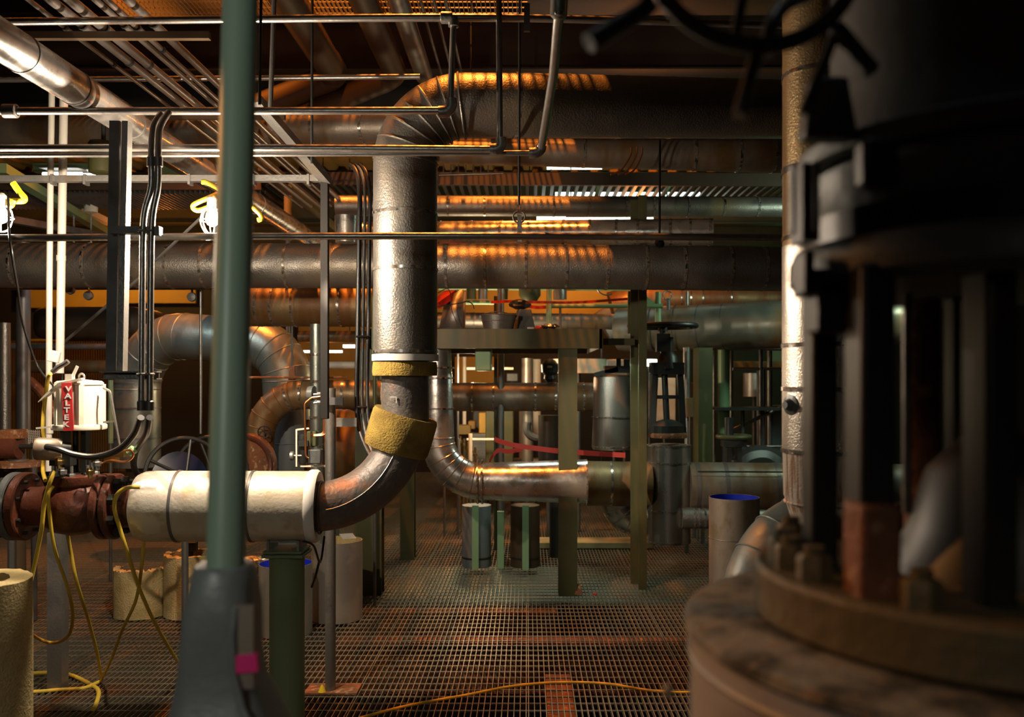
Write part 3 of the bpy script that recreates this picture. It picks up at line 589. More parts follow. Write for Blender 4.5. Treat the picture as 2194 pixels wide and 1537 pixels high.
o = pipe('insulated_pipe', 'small jacketed pipe low down between the upright drum and the blue-lined cylinder', 'pipe', [(1460, 1110, 7.6), (2000, 1118, 7.6)], .085, 'jacket', straps=[1486, 1496, 1508], seg=28)
o = pipe('insulated_pipe', 'shiny curved pipe bottom under the low run, behind the twin green column', 'pipe', [(1325, 1045, 7.9), (1325, 1108, 7.9), (1450, 1108, 7.9)], .155, 'jacket_bright', rad=.16, rib=5, seg=36)
t = thing('insulated_drum', 'upright jacketed drum box around a valve, right of the twin green column', 'valve box', P(1433, 1165, 7.75))
R = 46*7.75/F
MB().lathe(P(1433, 1163, 7.75), [(.02, 0), (R, 0), (R, .80), (R-.03, .815), (.02, .82)], (0, 0, 1), 48).build('jacket', 'jacket_drum', t)
for y_ in (956, 992, 1093, 1160): MB().lathe(P(1433, y_, 7.75), [(R-.002, 0), (R+.004, 0), (R+.004, .012), (R-.002, .012)], (0, 0, 1), 48, True).build('strap', 'strap', t)
MB().lathe(P(1433, 938, 7.75), [(.15, 0), (.155, .02), (.15, .04), (.06, .05)], (0, 0, 1), 32).build('bonnet_flange', 'rust', t)
t = thing('gate_valve', 'tall black gate valve with a flat black handwheel, rising from the upright drum', 'valve', P(1430, 930, 7.75))
y = MB()
for sx in (-33, 33): y.bar(P(1430+sx, 928, 7.75), P(1430+sx*.8, 792, 7.75), .05, .07)
y.lathe(P(1430, 930, 7.75), [(.05, 0), (.14, .005), (.14, .07), (.10, .1), (.04, .12)], (0, 0, 1), 24); y.box(P(1428, 790, 7.75), (.27, .16, .1)).box(P(1428, 851, 7.75), (.2, .06, .03)); y.lathe(P(1430, 790, 7.75), [(.09, 0), (.08, .1), (.05, .14), (.05, .26)], (0, 0, 1), 20)
y.build('yoke', 'black', t)
MB().tube([P(1430, 930, 7.75), P(1418, 690, 7.75)], .026, 16).box(P(1420, 735, 7.75), (.11, .1, .15)).build('stem', 'black', t)
hw = MB().torus(P(1420, 699, 7.72), .274, .021, (0, 0, 1), 48, 10).lathe(P(1420, 702, 7.72), [(.02, -.03), (.04, -.03), (.04, .03), (.02, .03)], (0, 0, 1), 20)
hc = P(1420, 699, 7.72)
for k in range(5): a = 2*math.pi*k/5+.2; hw.tube([hc, hc+Vector((math.cos(a)*.274, math.sin(a)*.274, 0))], .014, 8)
hw = hw.build('handwheel', 'black', t)
t = thing('insulated_drum', 'shiny upright jacketed drum behind the thick green leg, joined to the dented pipe', 'valve box', P(1310, 965, 8.0))
R = 44*8/F
MB().lathe(P(1312, 963, 8.0), [(.02, 0), (R-.01, 0), (R, .02), (R-.01, .30), (R-.015, .62), (R-.03, .635), (.02, .64)], (0, 0, 1), 48).build('jacket', 'jacket_drum', t)
for y_ in (895, 958): MB().lathe(P(1312, y_, 8.0), [(R-.015, 0), (R+.001, 0), (R+.001, .012), (R-.015, .012)], (0, 0, 1), 48, True).build('strap', 'strap', t)
MB().box(P(1335, 792, 8.0), (.33, .2, .06)).box(P(1325, 783, 8.0), (.04, .04, .12)).box(P(1342, 783, 8.0), (.05, .05, .1)).box(P(1298, 798, 8.0), (.2, .2, .04), Matrix.Rotation(-.25, 3, 'Y')).build('bonnet', 'black', t)
o = pipe('insulated_pipe', 'dented jacketed pipe seen beneath the green work platform, with a rounded right end', 'pipe', [(968, 851, 8.5), (1270, 851, 8.5)], .13, 'jacket_dirty', straps=[1012, 1058, 1147, 1190, 1250], seg=40)
MB().lathe(P(1268, 851, 8.5), [(.13, 0), (.128, .03), (.11, .075), (.08, .10), (.02, .115)], (1, 0, 0), 40).build('end_cap', 'jacket_bright', o)
MB().lathe(P(972, 851, 8.5), [(.13, 0), (.115, .03), (.06, .045)], (-1, 0, 0), 40).build('end_cap', 'black', o)
# big green-lit pipe, right
o = pipe('insulated_pipe', 'large grey-green jacketed pipe running right behind the black handwheel', 'pipe', [(1330, 706, 9.6), (1500, 702, 9.2), (1720, 694, 8.7), (2000, 680, 8.3)], .225, 'jacket_green', straps=None, rad=1.0, seg=48)
for x_, yy, dd in ((1400, 704, 9.42), (1450, 703, 9.3), (1500, 702, 9.2), (1552, 700, 9.08), (1600, 698, 8.98), (1652, 696, 8.86)): MB().lathe(P(x_, yy, dd), [(.223, 0), (.229, 0), (.229, .008), (.223, .008)], (1, -.45, .05), 48, True).build('lap_seam', 'galv_dark', o)
o = pipe('insulated_pipe', 'slim banded pipe seen just above the work platform, going right to the large grey-green pipe', 'pipe', [(930, 686, 10.2), (1340, 690, 10.2)], .085, 'jacket', straps=[1016, 1050, 1215, 1244, 1276, 1308], seg=32, strapmat='galv_dark')
o = pipe('insulated_pipe', 'big orange-lit pipe far back at the right, just under the long mid-height pipe', 'pipe', [(1310, 660, 11.6), (1380, 640, 11.6), (1700, 640, 11.6)], .20, 'jacket_brown', rad=.3, straps=[1455, 1475, 1500, 1560], seg=36)
o = pipe('insulated_pipe', 'pale orange-lit pipe bend far back, left of the big orange-lit pipe', 'pipe', [(1290, 700, 12.3), (1345, 665, 12.3), (1420, 635, 12.3)], .2, 'white', rad=.3, seg=28)
# curved duct and blue-lined cylinder, right foreground
o = pipe('insulated_pipe', 'thick grey curved jacketed elbow bending down behind the rusty flanged drum', 'pipe', [(1860, 1105, 3.9), (1640, 1115, 3.7), (1592, 1330, 3.6), (1588, 1690, 3.62)], .105, 'duct', rad=[.38, .3], rib=5, seg=48)
c = P(1573, 1066, 4.6)
t = thing('metal_cylinder', 'tall speckled sheet metal cylinder lined blue inside, standing beside the grey curved elbow', 'cylinder', (c.x, c.y, 0))
MB().lathe((c.x, c.y, .002), [(.119, 0), (.1225, 0), (.1225, c.z), (.119, c.z)], (0, 0, 1), 56, True).build('shell', 'tan', t)
MB().lathe((c.x, c.y, .004), [(.1165, 0), (.1185, 0), (.1185, c.z-.003), (.1165, c.z-.003)], (0, 0, 1), 56, True).build('lining', 'blue', t, 'blue lining')
MB().torus((c.x, c.y, P(0, 1152, 4.6).z), .1225, .002, (0, 0, 1), 56, 6).build('seam', 'galv', t)
# tall vessel, right
X0, D0 = P(1778, 0, 3.0).x, 3.0
def zz_(y): return H-(y-HY)*D0/F
t = thing('insulated_vessel', 'tall glittering jacketed vertical vessel tapering to a cloth-wrapped cone at its foot', 'vessel', (X0, D0, 0))
MB().lathe((X0, D0, 0), [(.149, zz_(968)), (.149, zz_(528))], (0, 0, 1), 64).build('jacket', 'vessel', t)
MB().lathe((X0, D0, 0), [(.1475, zz_(530)), (.1475, zz_(-120))], (0, 0, 1), 64).build('upper_jacket', 'vessel_top', t, 'brown-stained upper jacket')
MB().lathe((X0, D0, 0), [(.045, .05), (.05, zz_(1250)), (.085, zz_(1190)), (.137, zz_(1078)), (.141, zz_(1070)), (.141, zz_(1066)), (.144, zz_(1062)), (.147, zz_(968))], (0, 0, 1), 64).build('cloth_wrap', 'cloth', t, 'brown-streaked cloth lagging')
MB().torus((X0, D0, zz_(1076)), .140, .004, (0, 0, 1), 56, 8).build('cord', 'cloth', t)
for y_ in (838, 970, 745, 385, 180, 528): MB().lathe((X0, D0, zz_(y_)), [(.147, 0), (.1525, 0), (.1525, .0135), (.147, .0135)], (.0, .0, 1) if y_ > 600 else (.12, 0, 1), 64, True).build('strap', 'strap', t)
MB().lathe((X0, D0, zz_(380)), [(.147, 0), (.1525, 0), (.1525, .0135), (.147, .0135)], (.12, 0, 1), 64, True).build('strap', 'strap', t)
MB().lathe(P(1697, 868, 2.95), [(.012, 0), (.03, .0), (.032, .008), (.02, .012), (.012, .03)], (-1, -.5, 0), 20).build('port', 'cast', t)

# ================================================================== green work platform
D1 = 6.85
zt = P(0, 705, D1).z; zb_ = P(0, 747, D1).z; xl, xr = P(790, 0, D1).x, P(1290, 0, D1).x; DB = 8.3
t = thing('work_platform', 'dark green steel work platform on thick legs right of the vertical pipe', 'platform', ((xl+xr)/2, 7.5, 0))
def beam_box(m, a, b, ht, wd): m.bar(a, b, wd, ht)
m = MB(); m.box(((xl+xr)/2, D1+.01, (zt+zb_)/2), (xr-xl, .02, zt-zb_)).build('front_channel', 'olive', t)
m = MB(); m.box((xr-.01, (D1+DB)/2, (zt+zb_)/2), (.02, DB-D1, zt-zb_)).build('side_channel', 'olive', t)
m = MB(); m.box((xl+.01, (D1+DB)/2, (zt+zb_)/2), (.02, DB-D1, zt-zb_)).build('side_channel', 'olive', t)
m = MB(); m.box(((xl+xr)/2, DB, (zt+zb_)/2), (xr-xl, .02, zt-zb_)).build('rear_channel', 'olive', t)
m = MB()
for k in range(46): m.box((xl+.03+k*(xr-xl-.06)/45, (D1+DB)/2, zt-.02), (.005, DB-D1-.04, .028))
for k in range(14): m.box(((xl+xr)/2, D1+.06+k*.1, zt-.008), (xr-xl-.05, .006, .006))
m.build('deck_grating', 'grate', t)
MB().box(((xl+xr)/2+.05, (D1+DB)/2, zt-.002), (xr-xl-.2, DB-D1-.1, .004)).build('deck_plate', 'olive', t)
for px, py, wd, d in ((1217, 1280, 40, 6.87), (789, 1276, 57, 6.9), (872, 1165, 30, 8.25)):
    x = P(px, 0, d).x; w_ = wd*d/F; m = MB(); h_ = zb_ if d < 8 else zt-.02
    m.box((x, d+.01, h_/2), (w_, .014, h_)).box((x, d+.13, h_/2), (w_, .014, h_)).box((x, d+.07, h_/2), (.012, .12, h_)); m.build('leg', 'olive', t)
x = P(1243, 0, 6.87).x
MB().box((x-.01, 6.9, .05), (.06, .07, .07), taper=.4).build('foot_clip', 'rust', t)
# twin-flanged tall column
x0, x1 = P(1365, 0, 7.45).x, P(1370, 0, 7.1).x
t = thing('steel_column', 'tall slender olive steel column rising past the right end of the work platform', 'column', (x1, 7.15, 0))
MB().box((P(1377, 0, 7.1).x, 7.1, 1.5), (.062, .014, 3.0)).build('front_flange', 'olive', t)
MB().box((P(1361, 0, 7.3).x, 7.3, 1.5), (.075, .014, 3.0)).build('rear_flange', 'olive', t)
MB().box((P(1371, 0, 7.2).x, 7.2, 1.5), (.012, .2, 3.0)).build('web', 'olive', t)
tag(MB().box(P(1325, 733, 7.2), (.24, .1, .05)).build('tie_beam', 'olive'), 'short olive tie beam between platform corner and the tall slender column', 'beam')
tag(MB().bar(P(1352, 715, 7.6), P(1352, 625, 7.6), .05, .05).build('short_post', 'olive'), 'short olive post standing on the rear of the platform beside the column', 'post')
# things on the platform
zp = zt+.001
c = P(1068, 0, 7.1)
t = thing('bucket', 'galvanised steel bucket with its wire handle down, on the work platform', 'bucket', (c.x, 7.1, zp))
MB().lathe((c.x, 7.1, zp), [(.002, .003), (.112, .003), (.135, .115), (.131, .115), (.108, .008), (.002, .008)], (0, 0, 1), 40).build('body', 'galv', t)
MB().torus((c.x, 7.1, zp+.115), .134, .004, (0, 0, 1), 40, 8).build('rim', 'galv', t)
MB().torus((c.x, 7.1, zp+.07), .127, .0025, (0, 0, 1), 40, 8).build('rib', 'galv', t)
MB().tube(spline([Vector((c.x-.137, 7.1, zp+.11)), Vector((c.x-.09, 7.0, zp+.125)), Vector((c.x+.02, 6.99, zp+.135)), Vector((c.x+.137, 7.1, zp+.11))], 6), .003, 8).build('handle', 'galv_dark', t)
for sx in (-1, 1): MB().box((c.x+sx*.138, 7.1, zp+.10), (.012, .02, .03)).build('ear', 'galv_dark', t)
c = P(1120, 0, 7.25)
t = thing('metal_can', 'square dark metal canister behind the bucket, topped with a black rag', 'can', (c.x, 7.25, zp))
MB().box((c.x+.01, 7.25, zp+.085), (.15, .15, .17), Matrix.Rotation(.25, 3, 'Z'), .62).build('body', 'cast', t, bevel=.004)
random.seed(5)
def crumple(o_, c, r, sx, sy, sz, mat, name, parent=None):
    m = MB(); rings = []
    for i in range(9):
        th = math.pi*i/8; ring = []
        for j in range(14):
            ph = 2*math.pi*j/14; k = r*(1+random.uniform(-.28, .28)); ring.append(Vector(c)+Vector((math.sin(th)*math.cos(ph)*k*sx, math.sin(th)*math.sin(ph)*k*sy, math.cos(th)*r*sz)))
        rings.append(ring)
    m.grid(rings); return m.build(name, mat, parent, smooth=20)
tag(crumple(None, (c.x-.02, 7.25, zp+.21), .06, 1.3, 1, .7, 'rubber', 'rag'), 'crumpled black rag lying on the square metal canister', 'rag')
tag(crumple(None, (P(1178, 0, 7.1).x, 7.1, zp+.028), .042, 1.5, 1, .66, 'foil', 'crumpled_foil'), 'crumpled dark foil lump at the front edge of the work platform', 'foil')
tag(crumple(None, (P(1160, 0, 7.2).x, 7.2, zp+.022), .034, 1.6, 1, .62, 'tape', 'red_rag'), 'small crumpled dark red rag left of the foil lump', 'rag')
tag(MB().box((P(1137, 0, 7.0).x, 7.0, zp+.01), (.05, .04, .018)).build('white_box', 'white', bevel=.003), 'tiny white box near the foil lump on the work platform', 'box')
c = P(968, 0, 7.3)
t = thing('bent_sheet', 'folded galvanised sheet standing upright on the left of the work platform', 'sheet metal', (c.x, 7.3, zp))
MB().grid([[Vector((c.x-.10, 7.25, zp)), Vector((c.x+.09, 7.18, zp)), Vector((c.x+.105, 7.3, zp))], [Vector((c.x-.05, 7.32, zp+.27)), Vector((c.x+.09, 7.25, zp+.33)), Vector((c.x+.105, 7.38, zp+.31))]], closed_ring=False).build('sheet', 'galv', t)
b_ = bpy.data.objects['sheet']; md = b_.modifiers.new('thick', 'SOLIDIFY'); md.thickness = .004
MB().tube(spline([P(938, 628, 7.15), P(958, 619, 7.1), P(966, 633, 7.1), P(968, 665, 7.1), P(984, 702, 7.1)], 5), .0035, 8).build('hose', 'galv_dark', t)
tag(MB().tube(spline([P(936, 657, 7.0), P(985, 650, 7.0), P(1000, 646, 7.0), P(1012, 652, 7.0), P(1016, 662, 7.0)], 5), .004, 8).build('bent_wire', 'rubber'), 'thin dark bent wire reaching out from the upright folded sheet', 'wire')
tag(MB().bar(P(930, 655, 7.15), P(968, 628, 7.35), .1, .05).build('red_toolbox', 'tape'), 'slanted rust-red flat case leaning on the folded sheet', 'case')
# guard rails behind
tag(MB().tube([P(1176, 702, 8.25), P(1176, 612, 8.25)], .024, 16).build('rail_post', 'palegreen'), 'pale green rail post standing at the rear of the work platform', 'post')
tag(MB().tube([P(1176, 656, 8.28), P(1420, 656, 8.28)], .020, 14).build('guard_rail', 'palegreen'), 'pale green horizontal guard rail at the right of its post', 'rail')
tag(MB().tube([P(940, 648, 9.5), P(1060, 649, 9.5)], .022, 14).build('guard_rail', 'palegreen'), 'pale green horizontal rail behind the bucket', 'rail')
tag(MB().tube([P(940, 618, 9.6), P(1350, 620, 9.6)], .018, 14).build('guard_rail', 'palegreen'), 'upper pale green rail tucked under the long mid-height pipe', 'rail')
tag(MB().tube([P(1410, 700, 8.3), P(1410, 626, 8.3)], .028, 14).bar(P(1410, 660, 8.3), P(1358, 622, 8.3), .03, .04).build('rail_post', 'palegreen'), 'pale green braced rail post right of the tall slender column', 'post')
def ribbon(name, label, pts, wd, mat):
    W = spline([P(*p) for p in pts], 8); m = MB()
    m.grid([[p+Vector((0, 0, wd/2)), p+Vector((0, .003, wd/2)), p+Vector((0, .003, -wd/2)), p+Vector((0, 0, -wd/2))] for p in W]); return tag(m.build(name, mat), label, 'tape')
ribbon('barrier_tape', 'red barrier tape strung above the work platform', [(1052, 648, 7.8), (1090, 646, 7.8), (1160, 648, 7.9), (1240, 648, 8.0), (1352, 640, 8.0)], .022, 'tape')
ribbon('barrier_tape', 'short red barrier tape sagging behind the canister', [(1125, 655, 8.5), (1150, 659, 8.5), (1175, 658, 8.5)], .03, 'tape')
ribbon('barrier_tape', 'red barrier tape stretched beneath the work platform behind the thick green leg', [(1060, 942, 7.5), (1100, 954, 7.5), (1180, 965, 7.45), (1240, 970, 7.45), (1340, 976, 7.4)], .04, 'tape')
ribbon('barrier_tape', 'slack end of red barrier tape hanging low beside the grey stanchion', [(1120, 962, 8.0), (1090, 968, 8.0), (1066, 966, 8.0), (1048, 990, 8.0)], .04, 'tape')
o = tag(MB().tube([(P(1073, 0, 8.42).x, 8.42, 0), (P(1073, 0, 8.42).x, 8.42, P(0, 612, 8.42).z)], .031, 18).build('stanchion', 'galv'), 'grey tubular stanchion standing behind the shiny low pipe', 'post')
MB().box((P(1062, 0, 8.46).x, 8.46, 1.2), (.03, .05, 2.3)).build('backing_angle', 'olive', o)
# pedestals under the low run
for i, (px, lab) in enumerate(((1021, 'grey round pedestal under the shiny low pipe, the one nearest the pipe bend'), (1125, 'brownish round pedestal under the shiny low pipe, right of its twin'))):
    c = P(px, 0, 8.0); t = thing('pedestal', lab, 'pedestal', (c.x, 8.0, 0), 'round pedestals under the low pipe')
    MB().tube([(c.x, 8.0, .0), (c.x, 8.0, .52)], .125, 36).build('drum', 'tank' if i == 0 else 'brown', t); MB().lathe((c.x, 8.0, .0), [(.124, .07), (.129, .07), (.129, .085), (.124, .085)], (0, 0, 1), 36, True).build('strap', 'black', t)
    MB().box((P((1018, 1126)[i], 0, 7.8).x, 7.83, .27), (.055, .01, .54)).build('strip', 'palegreen', t)
tag(MB().box((P(1073, 0, 7.95).x, 7.9, .24), (.055, .05, .48)).build('short_post', 'palegreen'), 'short pale green post between the two round pedestals', 'post')
tag(MB().box(((P(1160, 0, 8.9).x+P(1390, 0, 8.9).x)/2, 8.95, .03), (1.08, .32, .05)).build('floor_board', 'board'), 'worn plank lying on the grating behind the thick green leg', 'board')
tag(MB().tube([(P(1195, 0, 8.4).x, 8.4, 0), (P(1195, 0, 8.4).x, 8.4, .85)], .075, 20).build('dark_bollard', 'black'), 'dark round bollard right behind the thick green leg', 'bollard')
tag(crumple(None, P(1275, 1275, 6.93)+Vector((0, 0, .004)), .016, 1, 1, .8, 'red', 'orange_scrap'), 'tiny orange scrap on the grating right of the thick green leg', 'scrap')

# ================================================================== wool shells and sheet drums on the grating, left
def shell(name, label, px, top, d, rpx, th, mat, a0=0, a1=360, group=None, rag=.006, zt=None):
    c = P(px, top, d); r = rpx*d/F; h = zt or c.z; m = MB()
    N = 48; rings = []
    for r_, z_ in ((r, 0), (r, h*.33), (r, h*.66), (r, h), (r-th, h), (r-th, h*.5), (r-th, 0)):
        full = abs(a1-a0) > 359; nn = N if full else N+1
        rings.append([Vector((c.x+math.cos(math.radians(a0+(a1-a0)*j/N))*(r_+(random.uniform(-rag, rag) if r_ == r else 0)), c.y+math.sin(math.radians(a0+(a1-a0)*j/N))*(r_+(random.uniform(-rag, rag)*.6)), max(.002, z_+(random.uniform(-rag, rag)*1.6 if z_ > h*.9 else 0)))) for j in range(nn)])
    full = abs(a1-a0) > 359; b0 = len(m.v)
    m.grid(rings, closed_ring=full, close=True)
    if not full:
        n = N+1; m.f.append(tuple(b0+i*n for i in range(len(rings)))); m.f.append(tuple(b0+i*n+n-1 for i in range(len(rings)))[::-1])
    return tag(m.build(name, mat, smooth=50), label, 'insulation', group)
WG = 'mineral wool shells on the grating'
shell('wool_shell', 'broken half shell of mineral wool standing on the grating, the shorter of the pair', 301, 1216, 6.35, 54, .045, 'wool', 170, 372, WG)
shell('wool_shell', 'mineral wool tube standing upright right beside the broken half shell', 408, 1186, 6.35, 54, .04, 'wool', group=WG)
shell('wool_shell', 'large mineral wool tube standing close by at the left edge of the view', -62, 1243, 3.35, 118, .075, 'wool', group=WG, rag=.002)
tag(MB().tube([(P(414, 0, 6.35).x, 6.3, .0), (P(414, 0, 6.35).x, 6.3, P(0, 1164, 6.35).z)], .02, 14).box(P(412, 1172, 6.3), (.06, .05, .06)).build('jack_screw', 'black'), 'black screw jack sticking out of the upright wool tube', 'jack')
tag(crumple(None, P(540, 1203, 6.1), .07, 1.3, 1, .55, 'foil', 'crumpled_foil'), 'crumpled foil heap behind the tall green post near the wool tubes', 'foil')
# box under it so it rests on something
c = P(545, 0, 6.3); tag(MB().box((c.x, 6.35, P(0, 1222, 6.3).z/2), (.16, .25, P(0, 1222, 6.3).z)).build('foil_box', 'foil', bevel=.01), 'dented silver box under the crumpled foil heap', 'box')
def sheet_drum(label, px, top, d, rpx, mat, lining=None, a=None):
    c = P(px, top, d); r = rpx*d/F
    t = thing('metal_cylinder', label, 'cylinder', (c.x, d, 0))
    MB().lathe((c.x, d, .002), [(r-.003, 0), (r, 0), (r, c.z), (r-.003, c.z)], (0, 0, 1), 56, True).build('shell', mat, t)
    if lining: MB().lathe((c.x, d, .004), [(r-.006, 0), (r-.004, 0), (r-.004, c.z-.003), (r-.006, c.z-.003)], (0, 0, 1), 56, True).build('lining', lining, t, 'blue lining' if lining == 'blue' else None)
    return t
sheet_drum('open sheet metal cylinder lined blue, half hidden behind the green pipe stand', 612, 1207, 5.9, 56, 'sheet', 'blue')
sheet_drum('larger open sheet metal cylinder behind the slim instrument post', 722, 1158, 6.25, 54, 'sheet', 'wool')
tag(MB().box(P(745, 1152, 6.2)+Vector((0, 0, .008)), (.09, .11, .003), Matrix.Rotation(.4, 3, 'Z') @ Matrix.Rotation(.15, 3, 'X')).build('paper', 'white'), 'torn white paper scrap on the rim of the larger sheet metal cylinder', 'paper')
cord('black_cord', 'black drooping cord under the end of the pale pipe', 'cord', [(650, 1160, 4.05), (672, 1170, 4.1), (686, 1205, 4.2), (695, 1150, 4.3)], .005, 'rubber')
cord('black_cord', 'black cord trailing down beside the green pipe stand', 'cord', [(684, 1203, 4.2), (676, 1235, 4.25), (668, 1258, 4.3)], .006, 'rubber')
# column and conduits at the left
t = thing('hanging_column', 'dark double-channel hanging column at the left, its right edge brightly lit', 'column', P(250, 795, 3.72))
def vbar(m, px0, px1, d, dep, y0, y1, dx=0):
    a = P((px0+px1)/2, y0, d); b = P((px0+px1)/2+dx, y1, d); m.bar(a, b, abs(px1-px0)*d/F, dep, up=(0, 1, 0)); return m
vbar(MB(), 240, 262, 3.74, .05, 262, 797, -8).build('channel', 'galv_dark', t)
vbar(MB(), 266, 279, 3.72, .045, 262, 797, -11).build('channel', 'galv', t)
m = MB(); vbar(m, 262, 266, 3.75, .01, 262, 797, -10); m.build('web_strip', 'galv_dark', t)
tag(MB().bar(P(218, 797, 3.7), P(341, 797, 3.7), .05, .006).bar(P(218, 812, 3.7), P(341, 812, 3.7), .05, .004).bar(P(222, 805, 3.725), P(341, 805, 3.725), .004, .03).build('bracket_channel', 'galv'), 'horizontal channel bracket at the foot of the dark hanging column', 'bracket')
tag(MB().bar(P(236, 494, 3.68), P(344, 494, 3.68), .04, .028).bar(P(338, 486, 3.66), P(338, 505, 3.66), .02, .02).build('bracket_channel', 'galv_dark'), 'upper channel bracket across the dark hanging column', 'bracket')
RIS = 'paired conduits beside the hanging column'
for i, (a, lab) in enumerate((([(345, 244, 3.75), (332, 262, 3.72), (326, 285, 3.7), (324, 335, 3.66), (324, 400, 3.66), (308, 470, 3.66), (305, 600, 3.66), (303, 880, 3.66)], 'vertical conduit beside the hanging column, the one nearer to it'),
                              ([(362, 240, 3.75), (348, 262, 3.72), (341, 285, 3.7), (339, 335, 3.66), (338, 400, 3.66), (326, 470, 3.66), (323, 600, 3.66), (321, 880, 3.66)], 'vertical conduit beside the hanging column, the outer of the two'))):
    o = cord('riser_conduit', lab, 'conduit', a, .0125, 'conduit', group=RIS, seg=18)
    for y_ in (345, 868): MB().lathe(P(a[-1][0] if y_ > 500 else a[3][0], y_+12, 3.66), [(.012, 0), (.017, 0), (.017, .035), (.012, .04)], (0, 0, 1), 18).build('coupling', 'galv_dark', o)
    for y_ in (495, 802): MB().torus(P(a[-1][0]+(2 if y_ < 600 else 0), y_, 3.66), .0155, .004, (0, 0, 1), 18, 8).build('pipe_clamp', 'galv', o)
PG = 'white conduit poles at the left'
for px0, px1, y1, r, lab in ((108, 104, 1010, .0155, 'slim white pole at the far left, the thinner of the pair'), (134, 128, 800, .0205, 'brightly lit white pole next to the thinner white pole')):
    o = tag(MB().tube([P(px0+3, 195, 4.84), P(px0, 400, 4.84), P((px0+px1)/2, 600, 4.84), P(px1, y1, 4.84)], r, 20).build('white_pole', 'white'), lab, 'pole', PG)
    MB().lathe(P((px0+px1)/2, 560 if px0 > 110 else 930, 4.84), [(r-.001, 0), (r+.003, .002), (r+.003, .03), (r-.001, .032)], (0, 0, 1), 20).build('joint_sleeve', 'white', o)
# spring clamp, tag, blade on top of the actuator
cord('spring_clamp', 'grey spring clamp gripping the white pole above the actuator', 'clamp', [(112, 798, 4.0), (125, 787, 4.0), (138, 780, 4.0), (146, 774, 4.0)], .011, 'galv_dark')
tag(MB().box(P(116, 764, 4.5), (.055, .02, .055), Matrix.Rotation(.2, 3, 'Y')).build('paper_tag', 'white', bevel=.003), 'square white tag fixed to the lit white pole', 'tag')
m = MB(); a, b, c_ = P(82, 862, 4.02), P(130, 824, 4.02), P(178, 812, 4.02)
m.grid([[p+Vector((0, -w_/2, h_)), p+Vector((0, w_/2, h_)), p+Vector((0, w_/2, -h_)), p+Vector((0, -w_/2, -h_))] for p, w_, h_ in ((a, .008, .001), (a.lerp(b, .4), .03, .006), (b, .036, .008), (c_, .036, .004))])
tag(m.build('strap_end', 'cream'), 'pointed pale strap lying over the top of the white actuator', 'strap')
tag(MB().bar(P(156, 806, 4.05), P(166, 785, 4.05), .006, .012).box(P(150, 808, 4.05), (.03, .03, .025)).build('white_clip', 'white'), 'small white clip on top of the actuator', 'clip')
cord('lamp_cord', 'thin black cord hanging from the left work lamp past the white poles', 'cord', [(18, 425, 3.9), (20, 500, 3.8), (28, 560, 3.8), (38, 620, 4.0), (48, 690, 4.3), (70, 760, 4.5), (90, 800, 4.5), (118, 830, 4.3)], .005, 'rubber')
cord('yellow_lead', 'yellow lead hanging from the spring clamp down past the positioner', 'cord', [(110, 800, 4.0), (103, 812, 4.0), (95, 870, 4.2), (92, 920, 4.2), (97, 960, 4.2), (92, 1005, 4.2), (97, 1030, 4.1)], .0085, 'cable')
# yellow hooks and caged work lamps -- the key light, boosted by added spots
def work_lamp(label, px, py, d, energy):
    c = P(px, py, d)
    t = thing('work_lamp', label, 'lamp', c)
    b = MB().lathe(c+Vector((0, 0, -.035)), [(.004, 0), (.02, .008), (.03, .03), (.024, .055), (.015, .07)], (0, 0, 1), 20).build('bulb', 'hotbulb', t, 'glowing bulb'); b.visible_shadow = True
    MB().lathe(c+Vector((0, 0, .035)), [(.016, 0), (.022, .005), (.022, .05), (.012, .06)], (0, 0, 1), 20).build('socket', 'white', t)
    m = MB()
    for k in range(6):
        a = 2*math.pi*k/6; u = Vector((math.cos(a), math.sin(a), 0))
        m.tube(spline([c+u*.02+Vector((0, 0, .045)), c+u*.045+Vector((0, 0, .02)), c+u*.05+Vector((0, 0, -.02)), c+u*.03+Vector((0, 0, -.06)), c+u*.004+Vector((0, 0, -.07))], 5), .0022, 6)
    m.torus(c+Vector((0, 0, -.01)), .05, .0022, (0, 0, 1), 24, 6); m.build('wire_guard', 'whitecage', t)
    l = lamp('POINT', 'work_lamp_light', c+Vector((0, -.055, -.085)), energy, WARM, .03)
    return t
work_lamp('glowing caged work lamp hanging on a yellow hook behind the tall green post', 455, 468, 3.98, 170)
work_lamp('glowing caged work lamp at the far left edge under a yellow hook', 2, 462, 3.98, 85)
cord('yellow_hook', 'bent yellow plastic hook holding the work lamp behind the tall green post', 'hook', [(432, 390, 4.1), (445, 392, 4.1), (475, 410, 4.05), (462, 418, 4.0), (420, 436, 3.98), (414, 445, 3.98), (425, 451, 3.98), (447, 444, 3.98)], .011, 'yellow')
cord('yellow_hook', 'curled end of a yellow plastic hook right of the tall green post', 'hook', [(528, 430, 4.0), (545, 447, 4.0), (558, 460, 4.0), (560, 469, 4.0), (552, 472, 4.0)], .010, 'yellow')
cord('yellow_hook', 'large bent yellow plastic hook at the far left edge', 'hook', [(28, 392, 4.0), (42, 412, 4.0), (52, 424, 4.0), (46, 431, 4.0), (0, 430, 4.0), (-40, 428, 4.0)], .013, 'yellow')
cord('yellow_hook', 'small yellow hook tip just above the left work lamp', 'hook', [(30, 430, 3.98), (27, 440, 3.98), (20, 444, 3.98)], .009, 'yellow')
